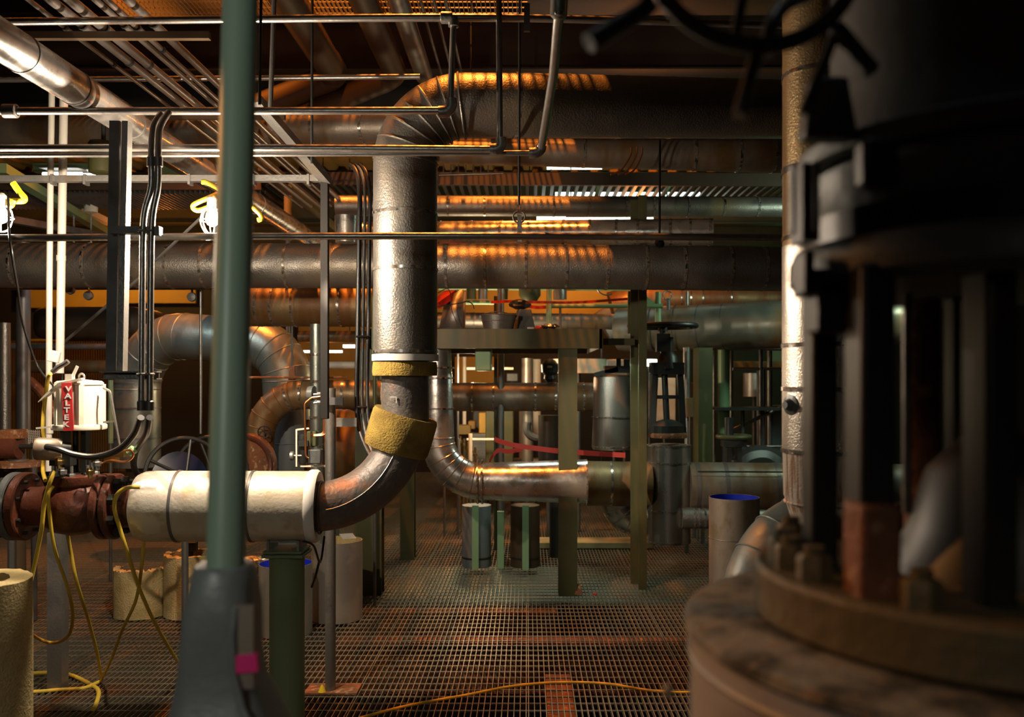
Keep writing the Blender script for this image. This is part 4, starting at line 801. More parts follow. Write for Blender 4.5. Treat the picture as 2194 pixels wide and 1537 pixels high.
# hanging olive housings
t = thing('hanging_housing', 'olive cylindrical housing hanging left of the dark column, closest of its kind', 'housing', P(216, 372, 5.2), 'olive cylindrical housings')
MB().lathe(P(217, 370, 5.2), [(.02, 0), (.05, -.008), (.066, 0), (.068, .16), (.06, .172), (.02, .175)], (0, 0, 1), 40).build('body', 'olive', t); MB().tube([P(222, 304, 5.2), P(222, 240, 5.2)], .012, 12).build('stem', 'black', t)
for px, py, lab in ((158, 428, 'small olive housing on a thin stem, far back near the white poles'), (195, 448, 'small olive housing far back, beside the dark column')):
    t = thing('hanging_housing', lab, 'housing', P(px, py, 9), 'olive cylindrical housings'); MB().lathe(P(px, py+7, 9), [(.02, 0), (.06, .0), (.062, .075), (.02, .08)], (0, 0, 1), 24).build('body', 'cream', t); MB().tube([P(px, py+5, 9), P(px, 520, 9)], .01, 8).build('stem', 'galv', t)
# cable bundle left of the vertical pipe
CB = 'cables hanging left of the vertical pipe'
for i, (x0, x1, x2, r, lab) in enumerate(((757, 765, 800, .013, 'thick black cable hanging left of the vertical pipe, curving under the wool cuff'), (768, 776, 806, .008, 'middle black cable hanging left of the vertical pipe'), (778, 787, 818, .010, 'black cable hanging closest to the vertical pipe, curving towards the wool cuff'))):
    cord('hanging_cable', lab, 'cable', [(x0-6, 352, 5.0), (x0+8, 372, 4.95), (x1+6, 420, 4.9), (x1+5, 500, 4.9), (x1+2, 700, 4.9), (x1, 860, 4.85), (x1+8, 930, 4.8), (x2, 990, 4.7)], r, 'rubber' if i != 1 else 'cast', group=CB, seg=12)
tag(MB().torus(P(778, 722, 4.9), .034, .005, (0, 0, 1), 20, 8).build('cable_tie', 'rubber'), 'black cable tie around the hanging cables, the upper one', 'tie')
tag(MB().torus(P(777, 872, 4.86), .034, .005, (0, 0, 1), 20, 8).build('cable_tie', 'rubber'), 'black cable tie around the hanging cables, the lower one', 'tie')

# ================================================================== far clutter
def vtube(name, label, cat, px, y0, y1, d, r, mat, group=None, seg=16): return tag(MB().tube([P(px, y1, d), P(px, y0, d)], r, seg).build(name, mat), label, cat, group)
def htube(name, label, cat, x0, x1, py, d, r, mat, group=None, seg=16, py2=None): return tag(MB().tube([P(x0, py, d), P(x1, py if py2 is None else py2, d)], r, seg).build(name, mat), label, cat, group)
def bx(name, label, cat, x0, y0, x1, y1, d, dep, mat, group=None, bevel=0):
    a, b = P(x0, y1, d), P(x1, y0, d); c = (a+b)/2; c.y += dep/2
    return tag(MB().box(c, (b.x-a.x, dep, b.z-a.z)).build(name, mat, bevel=bevel), label, cat, group)
# tray / walkway seen edge-on above the long pipes
t = thing('cable_tray', 'dark cable tray spanning the hall above the long mid-height pipe', 'tray', P(1190, 400, 8.4))
MB().bar(P(555, 382, 8.4), P(1720, 386, 8.2), .03, .11).bar(P(555, 386, 9.2), P(1720, 388, 9.0), .03, .11).build('side_rail', 'walnut', t)
m = MB()
for k in range(70):
    x = -2.4+k*.075; m.box((x, 8.75, P(0, 398, 8.4).z), (.03, .8, .02))
m.build('rungs', 'black', t)
t = thing('walkway', 'dark grated walkway seen from beneath at the left, behind the cross rail', 'walkway', P(150, 415, 8.4))
m = MB().bar(P(-60, 395, 8.3), P(560, 395, 8.3), .03, .1)
m.build('kick_plate', 'brown', t); m = MB()
for k in range(60): m.box((-5.0+k*.045, 8.75, P(0, 414, 8.4).z), (.006, .8, .03))
m.build('grating', 'galv_dark', t)
# upper left: raking beams, conduits
RB = 'raking roof struts'
for i, (a, b, w_, mt, lab) in enumerate((((0, 360, 7), (240, 505, 10.5), .09, 'palegreen', 'pale green raking strut behind the white poles'), ((60, 395, 8.6), (240, 480, 11), .08, 'white', 'pale raking strut with a lit face behind the white poles'),
        ((340, 330, 7), (640, 500, 9.5), .10, 'brown', 'brown raking strut behind the tall green post'), ((560, 360, 8), (760, 520, 10), .06, 'brown', 'thin brown raking strut right of the tall green post'),
        ((20, 470, 7.5), (300, 520, 9.5), .07, 'galv_dark', 'dark raking strut beside the left work lamp'), ((620, 400, 8.2), (800, 560, 10), .05, 'olive', 'thin olive raking strut near the hanging strut'))):
    tag(MB().bar(P(*a), P(*b), w_, w_*.8).build('raking_strut', mt), lab, 'strut', RB)
tag(MB().bar(P(446, 452, 4.6), P(300, 590, 5.2), .008, .012).build('tie_rod', 'galv'), 'thin diagonal rod from the work lamp down behind the outer conduit', 'rod')
tag(MB().bar(P(300, 595, 5.2), P(132, 738, 5.6), .010, .014).build('tie_rod', 'galv'), 'thin diagonal rod below, ending beside the white poles', 'rod')
# fluorescent fixtures
def fixture(label, x0, x1, py, d, hpx, mat='tube'):
    t = thing('fluorescent_fixture', label, 'lamp', P((x0+x1)/2, py, d)); a, b = P(x0, py, d), P(x1, py, d)
    MB().tube([a, b], hpx*d/F/2, 14).build('tube', mat, t, 'glowing tube'); up = Vector((0, .03, hpx*d/F))
    MB().grid([[a+up+Vector((0, -.12, .01)), a+up*1.6, a+up+Vector((0, .12, .01)), a+up*1.9], [b+up+Vector((0, -.12, .01)), b+up*1.6, b+up+Vector((0, .12, .01)), b+up*1.9]]).build('reflector', 'white', t); return t
fixture('long glowing fluorescent lamp at the upper left behind the white poles', 92, 176, 373, 9.4, 7); fixture('farther half of the glowing fluorescent lamp, left of the dark column', 179, 238, 374, 9.8, 4.5)
bx('lit_panel', 'bright glowing fluorescent panel above the cable tray, right of the vertical pipe', 'panel', 1172, 354, 1290, 361, 9.3, .05, 'tubeg')
bx('lit_panel', 'bright glowing panel seen just above the cut-ended bright pipe', 'panel', 1150, 464, 1212, 482, 9.3, .05, 'tubeg')
bx('lit_panel', 'long thin glowing strip over the cut-ended bright pipe', 'panel', 1212, 466, 1400, 477, 9.2, .05, 'tubeg')
bx('lit_panel', 'thin glowing strip above the third pipe right of the vertical pipe', 'panel', 1190, 412, 1500, 420, 9.6, .05, 'tubeg')
bx('vent_panel', 'pale green hanging panel seen between the conduits and the tall green post', 'panel', 335, 352, 394, 375, 8.6, .2, 'palegreen')
bx('vent_panel', 'pale green beam face behind the fluorescent lamp', 'panel', 70, 350, 190, 368, 9.9, .1, 'palegreen')
# wall side left
vtube('insulated_pipe', 'vertical jacketed pipe standing at the far left edge', 'pipe', 10, 692, 935, 6.5, .038, 'jacket')
vtube('steel_post', 'dark grey column behind the white poles at the far left', 'post', 50, 520, 960, 7, .05, 'galv_dark')
bx('storage_tank', 'large brown tank behind the white poles, under the yellow wall strip', 'tank', 62, 656, 300, 726, 9.5, .8, 'brown', bevel=.1)
htube('wall_pipe', 'grey horizontal pipe below the brown tank at the left', 'pipe', 25, 250, 743, 8.6, .028, 'galv')
htube('wall_pipe', 'brown horizontal pipe just above the ribbed siding at the left', 'pipe', 60, 232, 786, 8.8, .06, 'jacket_brown')
o = cord('wall_pipe', 'brown slanting pipe crossing the ribbed siding at the left', 'pipe', [(62, 815, 8.5), (95, 850, 8.5), (120, 895, 8.5)], .045, 'rust')
htube('wall_pipe', 'long slim grey pipe directly under the long mid-height pipe, left side', 'pipe', -40, 460, 607, 6.6, .02, 'galv_dark'); htube('wall_pipe', 'slim pipe under its twin below the long mid-height pipe, left side', 'pipe', -40, 460, 618, 6.7, .012, 'galv')
for px, py in ((153, 622), (192, 634), (413, 637)): tag(MB().lathe(P(px, py, 6.6), [(.005, 0), (.03, 0), (.034, .015), (.03, .035), (.005, .04)], (0, -1, 0), 16).bar(P(px, py, 6.58), P(px-2, py-20, 6.6), .012, .012).build('pipe_hook', 'cast'), {153: 'left one of two dark round hooks beside the white poles', 192: 'dark round hook next to its twin, closer to the dark column', 413: 'hexagonal valve cap left of the tall green post'}[px], 'hook')
vtube('hanger_rod', 'thin pale rod in front of the grey arch, left of the tall green post', 'rod', 430, 622, 930, 6.5, .009, 'galv'); vtube('steel_post', 'thin dark green post left of the grey arch', 'post', 237, 815, 950, 7.4, .02, 'green')
# dark machinery lower left
t = thing('motor_valve', 'dark motor-driven valve half in shadow at the far left edge', 'valve', P(30, 1010, 5.4))
MB().tube([P(-40, 957, 5.4), P(42, 957, 5.4)], .07, 24).build('motor', 'redoxide', t); MB().tube([P(40, 957, 5.4), P(84, 957, 5.4)], .013, 12).build('shaft', 'black', t)
MB().box(P(28, 930, 5.4), (.12, .1, .05)).build('cover', 'rust', t); MB().lathe(P(40, 1000, 5.4), [(.05, 0), (.13, 0), (.13, .03), (.05, .035)], (0, 0, 1), 28).build('flange', 'rust', t); MB().tube([P(40, 1060, 5.4), P(40, 985, 5.4)], .055, 24).build('neck', 'galv_dark', t)
tag(MB().tube([(P(36, 0, 5.6).x, 5.6, 0), (P(36, 0, 5.6).x, 5.6, P(0, 1120, 5.6).z)], .05, 20).build('steel_post', 'brown'), 'brown round post below the dark motor-driven valve', 'post')
m = MB()
for k in range(7): m.bar(P(60+k*4, 922, 6.2), P(62+k*4, 952, 6.2), .004, .004)
for k in range(6): m.bar(P(60, 924+k*5, 6.2), P(86, 926+k*5, 6.2), .004, .004)
tag(m.build('wire_basket', 'white'), 'small bright wire basket beside the dark motor', 'basket')
# big handwheels left
t = thing('valve_handwheel', 'large dark handwheel seen at an angle above the pale pipe, nearer of two', 'handwheel', P(395, 1010, 5.6))
hc = P(398, 1022, 5.6); ax = Vector((.75, -1, .25)).normalized()
MB().torus(hc, .235, .013, ax, 56, 10).build('rim', 'black', t); u, v = frame(ax); m = MB()
for k in range(5): a = 2*math.pi*k/5+.5; m.tube([hc, hc+(u*math.cos(a)+v*math.sin(a))*.235], .010, 8)
m.lathe(hc-ax*.03, [(.01, 0), (.035, 0), (.035, .06), (.01, .06)], ax, 20); m.build('spokes', 'black', t)
MB().lathe(hc-ax*.1, [(.02, -.1), (.16, -.1), (.17, -.02), (.08, 0), (.02, 0)], ax, 32).build('gearbox', 'bluep', t, 'dark blue gearbox')
t = thing('valve_handwheel', 'large dark handwheel behind the nearer one, closer to the tall green post', 'handwheel', P(450, 1010, 6.1))
hc = P(455, 1012, 6.1); MB().torus(hc, .235, .012, ax, 56, 10).build('rim', 'black', t); m = MB()
for k in range(5): a = 2*math.pi*k/5; m.tube([hc, hc+(u*math.cos(a)+v*math.sin(a))*.235], .009, 8)
m.build('spokes', 'black', t)
t = thing('pump_casing', 'rust-orange round pump casing right of the tall green post', 'pump', P(545, 1010, 6.3))
MB().lathe(P(512, 1000, 6.5), [(.02, 0), (.20, 0), (.23, .05), (.23, .12), (.17, .2), (.02, .22)], (.9, -1, .1), 36).build('casing', 'rust', t); MB().torus(P(520, 1000, 6.3), .2, .018, (.9, -1, .1), 40, 8).build('rim', 'redoxide', t)
t = thing('valve_handwheel', 'small spoked handwheel on the yellowish elbow', 'handwheel', P(566, 925, 6.6))
hc = P(566, 926, 6.6); MB().torus(hc, .042, .005, (.2, -1, 0), 24, 8).build('rim', 'black', t); MB().bar(hc-Vector((.04, 0, 0)), hc+Vector((.04, 0, 0)), .006, .006).bar(hc-Vector((0, 0, .04)), hc+Vector((0, 0, .04)), .006, .006).build('spokes', 'black', t)
t = thing('storage_tank', 'blue-grey tank with a rounded top between the yellowish elbow and the instrument set', 'tank', (P(618, 0, 7.25).x, 7.25, 0))
MB().lathe((P(618, 0, 7.25).x, 7.25, 0), [(.02, 0), (.12, 0), (.12, P(0, 900, 7.25).z), (.105, P(0, 876, 7.25).z), (.02, P(0, 868, 7.25).z)], (0, 0, 1), 40).build('shell', 'tank', t); MB().torus((P(618, 0, 7.25).x, 7.25, P(0, 950, 7.25).z), .12, .004, (0, 0, 1), 40, 6).build('seam', 'tank', t)
tag(MB().lathe(P(722, 960, 8.2), [(.02, -.2), (.3, -.2), (.34, -.1), (.34, .1), (.3, .2), (.02, .2)], (.9, .5, 0), 40).build('round_duct', 'jacket_brown'), 'orange-brown round duct end behind the instrument post', 'duct')
# backdrop clutter between the two arches
htube('wall_pipe', 'orange pipe with a pale front behind the slim vertical jacketed pipe', 'pipe', 640, 800, 722, 9.5, .06, 'jacket_brown'); htube('wall_pipe', 'cream pipe behind the instrument post, above the yellowish pipe', 'pipe', 640, 800, 783, 9, .035, 'cream')
htube('wall_pipe', 'thin dark rod lying over the yellowish pipe', 'pipe', 520, 745, 809, 6.7, .008, 'rust')
t = thing('pipe_hanger', 'rusty pipe hanger on a thin rod resting on the yellowish elbow', 'hanger', P(626, 812, 6.8)); MB().tube([P(626, 700, 6.8), P(626, 785, 6.8)], .007, 8).build('rod', 'cast', t); MB().box(P(626, 800, 6.8), (.05, .03, .1), taper=.7).build('clamp', 'rust', t)
bx('fluorescent_fixture', 'short white fluorescent lamp far back behind the slim jacketed pipe', 'lamp', 735, 739, 760, 745, 10, .1, 'tube'); bx('fluorescent_fixture', 'thin white fluorescent lamp far back left of the hanging cables', 'lamp', 650, 751, 732, 756, 9.9, .05, 'tubeg')
vtube('steel_post', 'green post behind the hanging cables', 'post', 803, 615, 760, 6.8, .02, 'palegreen'); vtube('steel_post', 'thin green post beside the vertical pipe, below its wool collar', 'post', 803, 800, 1010, 6.6, .015, 'olive')
vtube('roof_conduit', 'vertical grey post far left under the cross rail, near the vent panel', 'conduit', 617, 420, 515, 8.3, .035, 'deck')
t = thing('open_pail', 'shiny round pail hanging left of the vertical pipe, just above the long pipe', 'pail', P(744, 497, 6.0)); MB().lathe(P(742, 520, 6.0), [(.02, 0), (.068, 0), (.075, .17), (.071, .17), (.064, .01), (.02, .01)], (0, 0, 1), 32).build('body', 'jacket_bright', t)
# under the platform: lit machinery far back
CL = 'far machinery columns seen beneath the work platform'
for px, y0, y1, d, r, mt, lab in ((1130, 768, 1010, 10.5, .065, 'sheet', 'bright vertical pipe far back, seen under the middle of the work platform'), (1150, 770, 940, 11.5, .05, 'cream', 'pale vertical pipe far back next to the bright one'),
        (995, 765, 1000, 11, .022, 'cream', 'thin pale post far back near the shiny pipe bend'), (1008, 930, 1010, 9.5, .02, 'cream', 'short pale stub pipe near the shiny pipe bend'),
        (1117, 880, 1010, 12, .03, 'cream', 'thin cream post far back below the dented pipe'), (1175, 890, 1000, 9.2, .10, 'black', 'dark upright cylinder below the dented pipe'), (983, 940, 1010, 9.4, .014, 'sheet', 'thin bright stub pipe beside the shiny pipe bend'),
        (1240, 770, 800, 9.8, .30, 'cream', 'wide cream tank top far back under the right part of the platform')):
    vtube('machine_column', lab, 'pipe', px, y0, y1, d, r, mt, CL)
t = thing('round_gauge_unit', 'black rounded actuator head standing on the dented pipe', 'actuator', P(1178, 820, 8.5)); MB().lathe(P(1178, 819, 8.5), [(.03, 0), (.055, .03), (.05, .06), (.075, .09), (.08, .16), (.05, .2), (.01, .215)], (0, 0, 1), 28).build('head', 'black', t); MB().box(P(1178, 786, 8.41), (.045, .01, .018)).build('label_patch', 'white', t, 'small white patch')
for i, (a, mt, lab) in enumerate((((1040, 872, 1100, 1000), 'olive', 'olive machine frame far back below the dented pipe'), ((1005, 930, 1060, 1010), 'cast', 'grey machine casing with an oval vent below the dented pipe'), ((978, 912, 1008, 932), 'deck', 'yellow junction box far back beside the shiny pipe bend'), ((1003, 903, 1018, 920), 'deck', 'smaller yellow junction box behind its neighbour'),
        ((1026, 885, 1052, 965), 'wallp', 'bright yellow motor casing far back'), ((1085, 985, 1160, 1010), 'sheet', 'pale machine bed far back above the shiny low pipe'), ((1018, 745, 1052, 795), 'palegreen', 'green bracket hanging beneath the work platform'), ((1085, 800, 1110, 818), 'cast', 'small grey box far back under the platform'), ((1290, 770, 1345, 812), 'sheet', 'pale cabinet far back at the right end of the platform'),
        ((1330, 770, 1350, 960), 'cast', 'dark narrow cabinet right of the shiny drum'), ((1380, 770, 1408, 785), 'tubeg', 'small glowing panel behind the black gate valve'), ((1405, 810, 1448, 905), 'cream', 'cream cabinet glimpsed through the yoke of the gate valve'))):
    bx('machine_box', lab, 'machine', *a, 10.4+i*.12 if i != 6 else 7.0, .25, mt, bevel=.01)
for i, (x0, x1, py, lab) in enumerate(((1000, 1100, 790, 'thin cream pipe far back high under the platform'), (1000, 1060, 942, 'thin pale pipe above the grey machine casing'), (1100, 1160, 870, 'thin dark pipe below the dented pipe'), (1220, 1290, 775, 'thin cream pipe at the right under the platform'))):
    htube('wall_pipe', lab, 'pipe', x0, x1, py, 10.2, .015, 'cream')
tag(MB().lathe(P(1045, 893, 12), [(.02, -.1), (.2, -.1), (.22, 0), (.2, .1), (.02, .1)], (.2, -1, 0), 32).build('pump_casing', 'cast'), 'dark round pump casing far back beneath the dented pipe', 'pump')
o = cord('wall_pipe', 'dark curved pipe low behind the shiny low run', 'pipe', [(1130, 905, 9.8), (1130, 925, 9.8), (1145, 938, 9.8), (1175, 940, 9.8)], .045, 'galv_dark')
random.seed(11)
for i in range(5): tag(MB().tube([Vector((P(985+i*8, 0, 9.9+i*.1).x, 9.9+i*.1, 0)), P(986+i*8, 935+i*6, 9.9+i*.1)], .011, 8).lathe(P(986+i*8, 950+i*7, 9.9+i*.1), [(.011, 0), (.024, 0), (.024, .03), (.011, .03)], (0, 0, 1), 10).build('sample_tube', 'brass'), 'small brass valve tube in the row left of the grey machine casing', 'tube', 'brass valve tubes').__setitem__('label', 'small brass valve tube, '+('first', 'second', 'middle', 'fourth', 'last')[i]+' of the row beside the shiny pipe bend')
for i, px in enumerate((1010, 1035, 1082, 1200)):
    tag(MB().tube([P(px, 618, 9.6), P(px, 642, 9.6)], (.05, .05, .03, .07)[i], 14).build('hanging_float', 'olive' if i % 2 == 0 else 'galv'), ('first', 'second', 'third', 'last')[i]+' small fitting hanging before the yellow wall above the bucket, counted from the vertical pipe', 'fitting', 'small fittings hanging before the yellow wall')
tag(MB().lathe(P(1135, 640, 9.4), [(.01, -.05), (.07, -.03), (.11, .03), (.11, .12)], (0, 0, 1), 28).build('hanging_bell', 'olive'), 'olive bell-shaped housing above the work platform before the yellow wall', 'housing')
# right far region
bx('steel_column', 'wide olive column right of the gate valve, rust-streaked', 'column', 1497, 745, 1527, 1075, 8.9, .3, 'olive')
vtube('green_pipe', 'smooth pale green vertical pipe right of the wide olive column', 'pipe', 1551, 745, 935, 9.5, .032*1.9, 'palegreen')
vtube('slim_pipe', 'slim jacketed vertical pipe right of the black gate valve', 'pipe', 1471, 745, 855, 8.6, .033, 'jacket')
o = vtube('insulated_sleeve', 'short round jacketed sleeve on the slim vertical pipe beside the gate valve', 'sleeve', 1471, 853, 893, 8.6, .073, 'jacket_brown'); vtube('slim_pipe', 'lower end of the slim pipe below the round sleeve', 'pipe', 1471, 893, 935, 8.6, .022, 'galv')
bx('control_cabinet', 'tall grey cabinet behind the slim vertical pipe', 'cabinet', 1478, 820, 1505, 1060, 9.3, .2, 'sheet'); bx('red_switch', 'small red handle on the grey cabinet', 'switch', 1493, 822, 1500, 838, 9.2, .03, 'red')
SG = 'scaffold tubes at the far right'
for i, (px, y0, y1) in enumerate(((1567, 745, 930), (1530, 745, 1010), (1649, 745, 1000))): vtube('scaffold_tube', ('inner', 'outer', 'tall right')[i]+' vertical scaffold tube far right', 'tube', px, y0, y1, 9.8, (.02, .014, .027)[i], 'galv', SG)
for i, (x0, x1, py) in enumerate(((1570, 1700, 791), (1585, 1700, 957), (1560, 1700, 748))): htube('scaffold_tube', ('upper', 'lower', 'top')[i]+' horizontal scaffold rail far right', 'tube', x0, x1, py, 9.7, .016, 'conduit', SG)
tag(MB().tube([P(1570, 922, 9.6), P(1700, 860, 9.6)], .02, 12).build('scaffold_brace', 'conduit'), 'bright diagonal scaffold brace far right', 'tube')
bx('yellow_beam', 'olive-yellow beam above the far right scaffold', 'beam', 1560, 774, 1700, 787, 10.2, .2, 'deck'); bx('work_table', 'thin black table top among the far right scaffold', 'table', 1535, 874, 1672, 880, 9.2, .5, 'black'); bx('control_cabinet', 'dark grey cabinet under the black table top', 'cabinet', 1640, 870, 1700, 1010, 9.9, .3, 'tank')
o = bx('painted_sheet', 'green-painted sheet behind the far right scaffold', 'panel', 1655, 752, 1700, 774, 13, .05, 'palegreen'); 
t = thing('gate_valve', 'squat black valve with a flat handwheel at the foot of the pale green pipe', 'valve', P(1572, 1000, 8.2)); hc = P(1572, 936, 8.2)
MB().torus(hc, .14, .02, (0, 0, 1), 36, 8).bar(hc-Vector((.14, 0, 0)), hc+Vector((.14, 0, 0)), .02, .02).build('handwheel', 'olive', t); MB().box(P(1560, 975, 8.2), (.04, .1, .28)).box(P(1582, 975, 8.2), (.04, .1, .28)).box(P(1572, 950, 8.2), (.2, .14, .06)).tube([P(1562, 895, 8.2), P(1562, 940, 8.2)], .04, 16).build('yoke', 'black', t); MB().tube([Vector((P(1572, 0, 8.2).x, 8.2, 0)), P(1572, 985, 8.2)], .06, 20).build('pedestal', 'black', t)
vtube('insulated_drum', 'dark drum with green reflections behind the far right scaffold', 'drum', 1615, 800, 850, 11.5, .13, 'sheet'); o = cord('round_duct', 'grey round duct bend behind the squat black valve', 'duct', [(1590, 1010, 9.4), (1600, 985, 9.4), (1640, 980, 9.4), (1680, 1010, 9.4)], .12, 'galv_dark')
t = thing('round_valve', 'small round valve with a handwheel in front of the big orange-lit pipe', 'valve', P(1430, 640, 8.8)); MB().torus(P(1430, 634, 8.8), .045, .007, (.2, -1, .2), 20, 8).build('handwheel', 'galv', t); MB().tube([P(1432, 640, 8.85), P(1432, 665, 8.85)], .02, 12).build('body', 'cast', t)
vtube('hanger_rod', 'pale vertical rod before the big orange-lit pipe', 'rod', 1472, 625, 655, 8.9, .02, 'galv')
tag(MB().torus(P(1300, 610, 8), .09, .006, (0, 1, 0), 30, 8, 180, 300).build('hose', 'sheet'), 'curved pale hose under the long mid-height pipe before the yellow wall', 'hose')
for i, (a, b) in enumerate((((1384, 415, 7.9), (1372, 426, 7.9)), ((1436, 412, 7.9), (1420, 428, 7.9)))): tag(MB().bar(P(1283 if i == 0 else 1436, 398, 8.33), P(1276 if i == 0 else 1420, 424, 8.33), .03, .02).build('tray_bracket', 'palegreen'), ('left', 'right')[i]+' pale bracket below the cable tray', 'bracket')
BD = 'copper-coloured loops under the overhead run'
for i in range(3): cord('cable_loop', ('inner', 'middle', 'outer')[i]+' of three thin cable loops hanging under the overhead run', 'cable', [(1352+i*12, 315, 6.2), (1350+i*12, 335, 6.2), (1330+i*14, 365, 6.2), (1308+i*16, 374, 6.2)], .006, 'copper', group=BD)
t = thing('cable_ladder', 'small black cable ladder right of the vertical pipe under the overhead run', 'ladder', P(1000, 372, 7.0)); MB().bar(P(940, 374, 7.0), P(1078, 370, 7.0), .02, .012).build('rail', 'black', t)
for k in range(7): MB().bar(P(950+k*16, 372, 7.0), P(950+k*16, 350, 7.0), .008, .012).build('rung', 'black', t)

# ================================================================== foreground
t = thing('davit_post', 'tall smooth green post in the near foreground set in a grey cast socket', 'post', (P(480, 0, 1.45).x, 1.45, 0))
MB().tube([P(519, -160, 1.62), P(483, 1222, 1.45)], [.0295, .0295], 40).build('post', 'fgreen', t)
rings = []
def rrect(c, wx, wy, n=6, r=.35):
    out = []
    rx, ry = wx/2, wy/2; q = min(rx, ry)*r
    for cx_, cy_, a0 in ((rx-q, ry-q, 0), (-rx+q, ry-q, 90), (-rx+q, -ry+q, 180), (rx-q, -ry+q, 270)):
        for k in range(n+1): a = math.radians(a0+90*k/n); out.append(c+Vector((cx_+q*math.cos(a), cy_+q*math.sin(a), 0)))
    return out
for py, xl_, xr_, dp, r in ((1208, 424, 540, .09, 1), (1215, 418, 546, .10, 1), (1245, 414, 548, .11, .9), (1290, 408, 552, .12, .7), (1320, 404, 552, .12, .6), (1400, 398, 552, .12, .5), (1455, 392, 562, .125, .5), (1500, 382, 585, .14, .5), (1560, 366, 612, .17, .5), (1700, 330, 660, .22, .4), (2400, 300, 700, .28, .3), (3020, 280, 720, .30, .3)):
    c = P((xl_+xr_)/2, py, 1.46); c.z = max(c.z, .002); rings.append(rrect(c, (xr_-xl_)*1.46/F*.97, dp, 6, r))
so = MB().grid(rings).build('socket', 'socket', t, smooth=50)
c = P(522, 1385, 1.40)
MB().box(P(524, 1385, 1.403), (.030, .012, .125)).build('name_plate', 'tan', t, 'dull pinkish plate')
MB().box(P(527, 1421, 1.398), (.037, .012, .026), Matrix.Rotation(-.08, 3, 'Y')).build('tape_patch', 'pink', t, 'bright pink tape')
MB().tube([P(505, 1300, 1.40), P(498, 1360, 1.395), P(500, 1440, 1.395), P(520, 1520, 1.39), P(540, 1560, 1.38)], .006, 12).build('casting_rib', 'socket', t)
# big valve, right foreground
VX, VD = P(2190, 0, 1.15).x, 1.15
t = thing('valve_drum', 'wide round jacketed drum with a dirty flat lid in the lower right foreground', 'valve box', (VX, VD, 0))
zl = H-.297
MB().lathe((VX, VD, 0), [(.02, .01), (.400, .01), (.400, zl-.16), (.404, zl-.158), (.404, zl-.015)], (0, 0, 1), 96).build('jacket', 'drum_side', t)
lid = mk('dirty_lid', (.30, .275, .21), .3, .6, (.07, .065, .045), 11, .42, .58, bump=.4, bscale=40, c3=(.30, .20, .12))
MB().lathe((VX, VD, 0), [(.02, zl-.004), (.402, zl-.004), (.410, zl-.008), (.411, zl-.02), (.404, zl-.022)], (0, 0, 1), 96).build('lid', lid, t)
MB().torus((VX, VD, zl-.05), .404, .004, (0, 0, 1), 96, 8).build('bead', 'sheet', t)
MB().lathe(P(1437, 1482, 1.02), [(.002, 0), (.008, .001), (.008, .006), (.002, .008)], (-1, -.3, .1), 12).build('screw', 'sheet', t)
t = thing('gear_valve', 'large dark gear-operated valve filling the right foreground, its flange ringed with rusty nuts', 'valve', (VX, VD, zl))
zf = H-.235
flm = mk('rusty_flange', (.13, .105, .05), .2, .6, (.30, .13, .05), 5, .5, .7, bump=.4, bscale=40)
MB().lathe((VX, VD, 0), [(.1, zl), (.314, zl), (.322, zl+.006), (.322, zf-.006), (.316, zf), (.1, zf)], (0, 0, 1), 96).build('flange', flm, t)
def at_ring(R_, px_target):   # point on the near-left part of a ring whose image column is px_target
    best = None
    for k in range(900):
        a = math.pi+math.pi*.75*k/900; x, y = VX+R_*math.cos(a), VD+R_*math.sin(a)
        if y < .1: continue
        q = abs(CX+x*F/y-px_target)
        if best is None or q < best[0]: best = (q, x, y)
    return best[1], best[2]
def nut(x, y, z, r=.026, h=.045, mat=None):
    m = MB().hexa((x, y, z), (0, 0, 1), r, h*.75); m.tube([(x, y, z+h*.7), (x, y, z+h)], r*.55, 16); return m.build('nut', mat or flm, t)
R_n = .285
for px in (1682, 1745, 1975):
    x, y = at_ring(R_n, px); nut(x, y, zf, .021, .040)
for a_ in (172, 148, 125, 100, 75):
    a = math.radians(a_); nut(VX+R_n*math.cos(a), VD+R_n*math.sin(a), zf, .021, .042)
# yoke legs: (angle in plan, radius, width, depth)
def leg(px, R_, wpx, dep, y0, y1, mat, name='leg', d=None):
    x, y = at_ring(R_, px)
    if d: y = d; x = (px-CX)*d/F
    z0, z1 = H-(y1-HY)*y/F, H-(y0-HY)*y/F
    return MB().box((x, y+dep/2, (z0+z1)/2), (wpx*y/F, dep, z1-z0)).build(name, mat, t, bevel=.006)
leg(1770, 0, 58, .05, 600, 1262, 'black', d=1.14); leg(1885, 0, 78, .06, 560, 1330, 'black', d=1.0); leg(2085, 0, 60, .05, 560, 1300, 'black', d=1.25)
leg(2150, 0, 70, .06, 520, 1400, 'black', d=.95)
leg(1890, 0, 90, .06, 1085, 1330, 'rust', 'leg_foot', d=.985)
MB().tube([P(1976, 560, 1.3), P(1976, 1240, 1.3)], .024, 20).build('stem', 'rust', t)
MB().tube([P(1944, 560, 1.2), P(1944, 1100, 1.2)], .006, 12).build('guide_rod', 'conduit', t)
MB().lathe((VX, VD, 0), [(.05, zf), (.16, zf), (.13, zf+.05), (.11, zf+.12), (.07, zf+.16), (.02, zf+.17)], (0, 0, 1), 48).build('bonnet', 'black', t)
def zr(y, d=1.09): return H-(y-HY)*d/F
MB().lathe((VX, VD, 0), [(.1, zr(612)), (.262, zr(612)), (.277, zr(592)), (.277, zr(545)), (.270, zr(520)), (.24, zr(505)), (.1, zr(500))], (0, 0, 1), 96).build('upper_flange', 'teal', t)
MB().lathe((VX, VD, 0), [(.05, zr(540)), (.215, zr(540)), (.235, zr(480)), (.250, zr(400)), (.250, zr(355)), (.238, zr(338)), (.05, zr(336))], (0, 0, 1), 96).build('gear_housing', 'teal', t)
